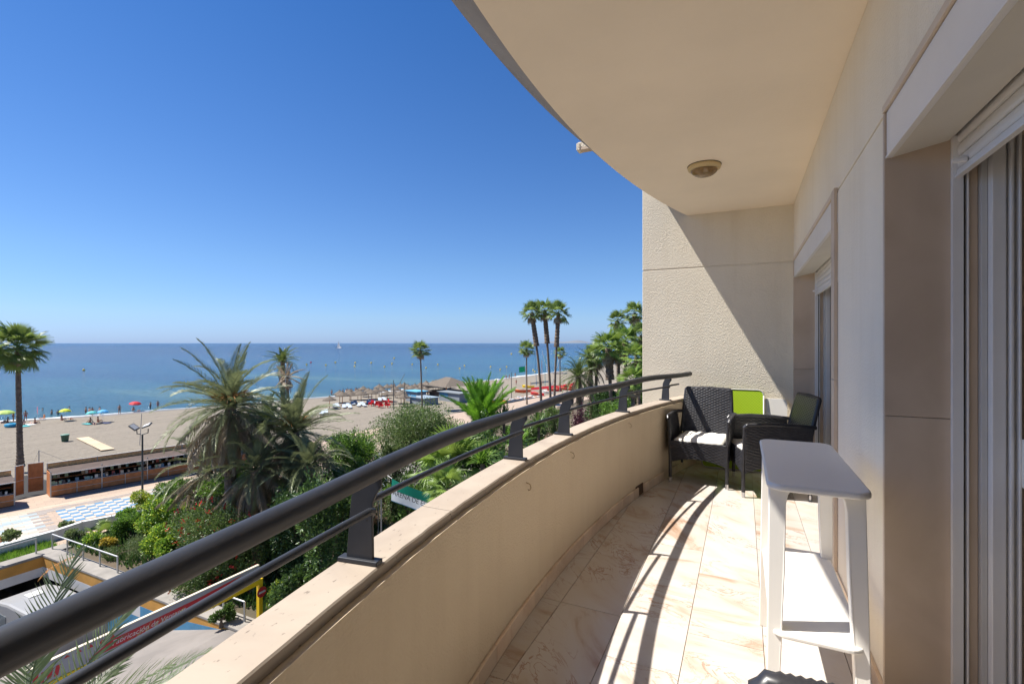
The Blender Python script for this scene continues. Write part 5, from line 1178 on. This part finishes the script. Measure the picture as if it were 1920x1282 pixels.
parasol('light blue beach parasol right of the teal one', 193, 791, 776, 9.5, mat('cloth_sky', (.10,.42,.70), .7, trans=.2))
parasol('red beach parasol near the feathery palm', 252, 772, 763, 10, mat('cloth_redp', (.60,.02,.03), .7, trans=.2), 10)
parasol('white beach parasol at the far shore behind the vivid palm', 932, 722, 713, 6, M_pwhite)
def smallthing(name, label, cat, p, mb, m, part='body', rz=0, grp=None):
    t = mb.build(name, m); t.location = p; t.rotation_euler = (0,0,rz); tag(t, label, cat, grp); return t
for lab, u, v, m in (('blue towel on the sand in front of the teal parasol', 164, 795, SW[3]), ('white towel beside the sunbathers near the pink flag', 55, 796, M_pwhite), ('teal towel right of the near palm trunk', 45, 799, SW[3]), ('dark mat under the blue parasol', 197, 793, SW[0])):
    smallthing('beach_towel', lab, 'towel', Gs(u, v)+Vector((0,0,.06)), MB().add([(-1,-.45,0),(1,-.45,.01),(1,.45,0),(-1,.45,.02),(0,-.46,.04),(0,.46,.03)], [(0,4,5,3),(4,1,2,5)]), m, grp='towels on the sand')
o = MB()
for k in range(16):
    a0 = 2*math.pi*k/16
o.tube([(.7*math.cos(2*math.pi*k/16), .7*math.sin(2*math.pi*k/16), .28) for k in range(17)], .27, 8)
smallthing('inflatable_ring', 'blue inflatable ring on the sand left of the near palm trunk', 'float', Gs(24, 800), o, mat('pvc_blue', (.02,.25,.42), .3))
t = thing('beach_flag', 'pink feather flag on a thin pole at the left shoreline', 'flag', Gs(71, 787)); MB().tube([(0,0,0),(0,0,2.3)], .02, 5).build('pole', M_pwhite, t)
MB().add([(0,0,2.3),(-.35,0,2.1),(-.30,0,1.2),(0,0,.9),(0,.01,2.3),(-.35,.01,2.1),(-.3,.01,1.2),(0,.01,.9)], [(0,1,2,3),(7,6,5,4)]).build('flag', SW[5], t)
t = thing('green_flag', 'green flag on a white pole at the far beach left of the palm trio', 'flag', Gs(985, 728)); MB().tube([(0,0,0),(0,0,6.2)], .06, 6).build('pole', M_pwhite, t)
MB().add([(0,0,6.1),(-1.8*C_,-1.8*S_,5.9),(-1.7*C_,-1.7*S_,4.4),(0,0,4.6)], [(0,1,2,3)]).build('flag', mat('flag_green', (.0,.30,.12), .6, trans=.3), t)
t = thing('beach_chair', 'brown folding beach chair right of the pink flag', 'chair', Gs(79, 788)); MB().bb(-.3,.3,-.3,.3,.35,.4).build('seat', M_wood, t); MB().bb(-.3,.3,.25,.3,.4,.95).build('backrest', M_wood, t)
for sx in (-1,1):
    for sy in (-1,1): MB().box((sx*.27,sy*.27,.175), (.04,.04,.35)).build('leg', M_galv, t)
# thatched umbrellas
th_c = MB().lathe([(0,2.75),(.10,2.72),(.14,2.55),(.42,2.38),(.95,2.05),(1.32,1.80),(1.30,1.72),(.9,1.92),(.4,2.2),(0,2.3)], 16)
rnd = random.Random(2)
for k in range(60): a = rnd.uniform(0,6.283); th_c.tube([(1.15*math.cos(a),1.15*math.sin(a),1.92),(1.42*math.cos(a+.03),1.42*math.sin(a+.03),1.66)], [.035,.01], 3)
th_m = th_c.mesh('canopy', M_thatch); po_m = MB().tube([(0,0,0),(0,0,2.3)], .06, 7).mesh('pole', M_wood)
ordn = ['leftmost','second from left','third from left','fourth from left','fifth from left','sixth from left','seventh from left','eighth from left','ninth from left','tenth from left','eleventh from left','twelfth from left']
rows = [('front row', [(618,766),(642,759),(658,757),(677,757),(697,754),(738,756),(726,753),(752,757),(757,762)]),
        ('second row', [(637,755),(656,750),(671,750),(691,748),(705,749),(716,747),(741,745),(762,747)]),
        ('third row', [(681,744),(711,742),(726,741),(734,739),(751,739),(765,739),(758,736),(778,739)]),
        ('row before the bar', [(772,744),(783,747),(790,741),(803,741),(812,738),(822,737),(832,735),(798,749)]),
        ('rear row', [(788,735),(801,735),(812,733),(817,731),(825,730),(831,728),(799,731),(842,727)])]
for rn, L_ in rows:
    for i, (u, v) in enumerate(sorted(L_)):
        t = thing('thatched_umbrella', 'thatched straw umbrella, %s in the %s' % (ordn[i], rn), 'beach umbrella', Gs(u, v), random.uniform(0,6), 'thatched umbrellas on the beach')
        s = random.uniform(.92,1.08); link('canopy', th_m, t, scale=s); link('pole', po_m, t, scale=s)
M_lw = mat('lounger_pad', (.45,.52,.60), .8)
lm = MB().bb(-1.0,.35,-.32,.32,.26,.33).add([(.35,-.32,.26),(.35,.32,.26),(.95,.32,.62),(.95,-.32,.62),(.35,-.32,.33),(.35,.32,.33),(.92,.32,.69),(.92,-.32,.69)], [(0,1,2,3),(7,6,5,4),(0,4,5,1),(2,6,7,3),(1,5,6,2),(0,3,7,4)]).mesh('pad', M_lw)
lg = MB().box((0,0,.13), (.05,.05,.26)).mesh('leg', M_pwhite)
nth = ['leftmost','second from left','third from left','fourth from left','fifth from left','sixth from left','seventh from left','eighth from left','ninth from left','tenth from left','tenth from right','ninth from right','eighth from right','seventh from right','sixth from right','fifth from right','fourth from right','third from right','second from right','rightmost']
nth = nth[:10]+nth[11:]
for i, (u, v) in enumerate(sorted([(627,764.5),(633,763),(645,765),(651,763),(656,765.5),(662,759),(667,757),(673,762),(679,760),(683,762),(690,757),(694,755),(699,758),(703,756),(712,752),(718,751),(722,753),(611,775),(604,777)])):
    t = thing('sun_lounger', 'empty white sun lounger with blue pad, %s of those on the sand' % nth[i], 'sun lounger', Gs(u, v), R(140+random.uniform(-15,15)), 'sun loungers under the thatched umbrellas')
    link('pad', lm, t)
    for sx in (-.85,.3):
        for sy in (-.28,.28): link('leg', lg, t, (sx,sy,0))
M_redp = mat('red_plastic', (.55,.02,.025), .4)
for i, (u, v, lab) in enumerate(((696,761,'leftmost red plastic chair by the umbrellas'),(707,763,'red plastic chair left of the purple bag'),(714,765,'red plastic chair nearest the viewer'),(727,764,'red plastic chair at the table right'),(721,757,'red plastic chair behind the others'),(732,758,'rightmost red plastic chair by the umbrellas'))):
    t = thing('red_chair', lab, 'chair', Gs(u, v), R(30*i), 'red plastic chairs on the sand')
    MB().bb(-.4,.4,-.4,.4,.4,.5).build('seat', M_redp, t); MB().bb(-.4,.4,.35,.42,.5,1.15).build('backrest', M_redp, t); MB().bb(-.42,-.34,-.35,.35,.5,.75).bb(.34,.42,-.35,.35,.5,.75).build('armrest', M_redp, t)
    for sx in (-1,1):
        for sy in (-1,1): MB().box((sx*.34,sy*.34,.2), (.06,.06,.4)).build('leg', M_redp, t)
# beach bar with big thatch roof
c = Gs(841, 741); t = thing('beach_bar', 'thatched beach bar with wide straw roof behind the grey green tree', 'beach bar', c, R(-25))
MB().add([(-5,-4,2.5),(5,-4,2.5),(5,4,2.5),(-5,4,2.5),(-1.2,0,4.4),(1.2,0,4.4)], [(0,1,5,4),(1,2,5),(2,3,4,5),(3,0,4),(3,2,1,0)]).build('thatch_roof', M_thatch, t)
MB().bb(-4,4,-3,3,.0,1.2).build('counter', M_brown, t)
for x in (-4.3,4.3):
    for y in (-3.3,3.3): MB().box((x,y,1.25), (.15,.15,2.5)).build('post', M_wood, t)
MB().bb(-5.2,5.2,-4.6,-4.0,2.2,2.45).build('dark_awning', mat('dark_canvas', (.04,.035,.03), .9), t)
for lab, u, v, w_, d_, h, m in (('pale blue and white flat roofed kiosk beside the beach bar', 795, 757, 6, 4, 1.4, mat('kiosk_blue', (.22,.28,.33), .7)), ('low kiosk with striped blue awning among the umbrellas', 780, 752, 5, 3, 2.2, mat('kiosk_aqua', (.10,.35,.50), .7)), ('long grey roofed shed right of the thatched bar', 850, 752, 8, 3, 1.9, mat('shed_roof', (.18,.20,.21), .7))):
    t = thing('kiosk', lab, 'kiosk', Gs(u, v), R(-20)); MB().bb(-w_/2,w_/2,-d_/2,d_/2,h,h+.12).build('roof', m, t); MB().bb(-w_/2+.4,w_/2-.4,-d_/2+.3,d_/2-.3,0,h-.01).build('wall', mat('kiosk_wall', (.20,.23,.26), .8), t); MB().bb(-w_/2+.8,-.3,-d_/2+.27,-d_/2+.299,1,1.9).build('hatch', M_blue, t)
# far beach clutter
def pole2(label, u, v, h, m, lean=(0,0), r=.08, name='pole'): polething(name, label, 'pole', Gs(u, v), h, r, m, lean)
pole2('blue playground pole leaning left of the palm trio', 1006, 722, 9, M_blue, (-.06,0)); pole2('white slanted playground pole between the palms', 1034, 722, 10, M_pwhite, (-.30,.0))
pole2('teal straight playground pole', 1022, 724, 9, SW[3]); pole2('wooden mast with crossbars at the playground', 1016, 722, 7.5, M_wood); pole2('second white slanted pole at the playground', 1035, 722, 9, M_pwhite, (.25,.1)); pole2('thin dark post on the sand before the boats', 959, 752, 6.2, M_pole); pole2('short dark post at the bar terrace', 942, 750, 3, M_pole)
pole2('lamp post on the sand between umbrellas and red chairs', 738, 767, 5.5, M_pole, (0,0), .09); pole2('second lamp post right of the red chairs', 759, 763, 4.8, M_pole, (0,0), .09)
pole2('leaning pole of a lifeguard post at the waterline', 743, 731, 4.5, M_thatch, (.5,.2))
def boat(label, u, v, L_, m, rz, m2=None):
    t = thing('small_boat', label, 'boat', Gs(u, v), rz, 'small boats on the beach'); vs = []; N = 8
    for i in range(N+1):
        x = -L_/2+L_*i/N; w2 = .62*math.sin(math.pi*min(1,(i+.6)/(N+.6)))**.5; sh = .1*abs(i/N-.5)*4
        vs += [(x,-w2,.55+sh),(x,-w2*.6,.05),(x,w2*.6,.05),(x,w2,.55+sh),(x,w2*.8,.5+sh),(x,-w2*.8,.5+sh)]
    MB().add(vs, [(6*i+k,6*i+(k+1)%6,6*i+6+(k+1)%6,6*i+6+k) for i in range(N) for k in range(6)]+[tuple(range(5,-1,-1)), tuple(6*N+k for k in range(6))]).build('hull', m, t)
    MB().bb(-L_*.2,-L_*.1,-.45,.45,.52,.62).bb(L_*.1,L_*.2,-.45,.45,.52,.62).build('bench', m2 or M_wood, t)
M_oran = mat('orange_plastic', (.65,.18,.02), .5)
for i, a in enumerate((('white boat at the left end of the promenade row',950,755,4.5,M_pwhite,R(70)),('white boat in the middle of the promenade row',968,752,4.5,M_pwhite,R(72)),('white and orange boat by the sand edge',935,758,4,M_oran,R(60)),('blue covered boat behind the vivid palm',918,757,4.5,SW[0],R(75)),
    ('yellow kayak lying left of the palm trio',991,727,4.5,M_yel,R(-20)),('red kayak in front of the palm trio',1008,741,5,M_redp,R(-30)),('white sailing dinghy hull between the palms',1030,738,5,M_pwhite,R(-28)),('orange kayak on the sand',978,736,4,M_oran,R(-15)),('long red kayak right of the trio',1062,731,6,M_redp,R(-20)),('white boat right of the red kayaks',1000,749,5,M_pwhite,R(60)),
    ('red pedal boat near the palm trunks',1052,727,3.5,M_redp,R(40)),('red pedal boat under the grove edge',1075,728,3.5,M_redp,R(20)),('pale sunken boat before the white wall',985,748,4.5,M_pwhite,R(65)),('white catamaran hull at the far shore',1050,701,6,M_pwhite,R(10)),('red hull leaning near the playground',1040,733,4,M_redp,R(0)))): boat(*a)
def netfence(label, u0, v0, u1, v1, h, m):
    a, b = Gs(u0, v0), Gs(u1, v1); t = thing('net_fence', label, 'fence', a, 0, 'plastic net fences on the beach'); n_ = max(2, int((b-a).length/3))
    for k in range(n_+1): p = a.lerp(b, k/n_); MB().tube([p, p+Vector((0,0,h+.25))], .05, 5).build('stake', M_wood, t, world=True)
    MB().add([a+Vector((0,0,.25)), b+Vector((0,0,.25)), b+Vector((0,0,h)), a+Vector((0,0,h*.9))], [(0,1,2,3)]).build('net', m, t, world=True)
M_net = mat('orange_net', (.60,.12,.04), .7, trans=.4)
netfence('orange plastic net fence on stakes at the playground front', 966, 737, 995, 737, .9, M_net); netfence('red net fence right of the orange one', 996, 733, 1040, 729, 1.0, mat('red_net', (.55,.05,.04), .7, trans=.4)); netfence('red net fence running towards the grove', 1042, 730, 1085, 722, 1.0, MATS['red_net']); netfence('rear grey net fence of the playground', 995, 722, 1030, 718, .8, M_galv)
# buoys, sail boat
by = [(157,694),(583,680),(575,684),(611,685),(629,680),(665,687),(666,680.5),(696,680.5),(721,688),(739,672),(735,682),(773,683.5),(799,690),(821,684),(862,691),(871,686),(959,664),(880,714),(920,688),(938,693),(950,688),(1000,694),(1003,697),(821,684)]
bm = [MB().lathe([(0,-.3),(.5,-.1),(.55,.2),(.35,.55),(.1,.7),(0,.72)], 10).mesh('buoy', m) for m in (M_yel, M_redp)]
for i, (u, v) in enumerate(by[:23]):
    p = G(u, v, ZS); s = max(.5, min(3.5, p.length/330)); o = link('buoy', bm[1 if i == 1 else 0], None, p, (0,0,0), s)
    tag(o, 'red buoy, the only red one floating left of the sailing boat' if i == 1 else 'small yellow marker buoy floating on the sea', 'buoy', None if i == 1 else 'yellow marker buoys')
p = G(635, 652, ZS); t = thing('sailing_boat', 'white sailing boat far out on the sea', 'sailboat', p, 0); d = p.length; s = d/1000
MB().add([(-6*s,-1.2*s,0),(6*s,-1*s,0),(6.5*s,1*s,0),(-6*s,1.2*s,0),(-6.3*s,-1.5*s,1.3*s),(7.5*s,0,1.6*s),(7.5*s,.1*s,1.6*s),(-6.3*s,1.5*s,1.3*s)], [(3,2,1,0),(4,5,6,7),(0,1,5,4),(2,3,7,6),(1,2,6,5),(3,0,4,7)]).build('hull', M_pwhite, t)
MB().tube([(0,0,1*s),(0,0,13*s)], .15*s, 6).build('mast', M_galv, t)
MB().add([(-.2*s,0,2*s),(-4*s,0,2.1*s),(-.2*s,.05*s,12.8*s)], [(0,1,2)]).build('mainsail', M_pwhite, t); MB().add([(.3*s,0,1.8*s),(4.2*s,0,1.9*s),(.3*s,.05*s,11*s)], [(0,1,2)]).build('jib', M_pwhite, t)
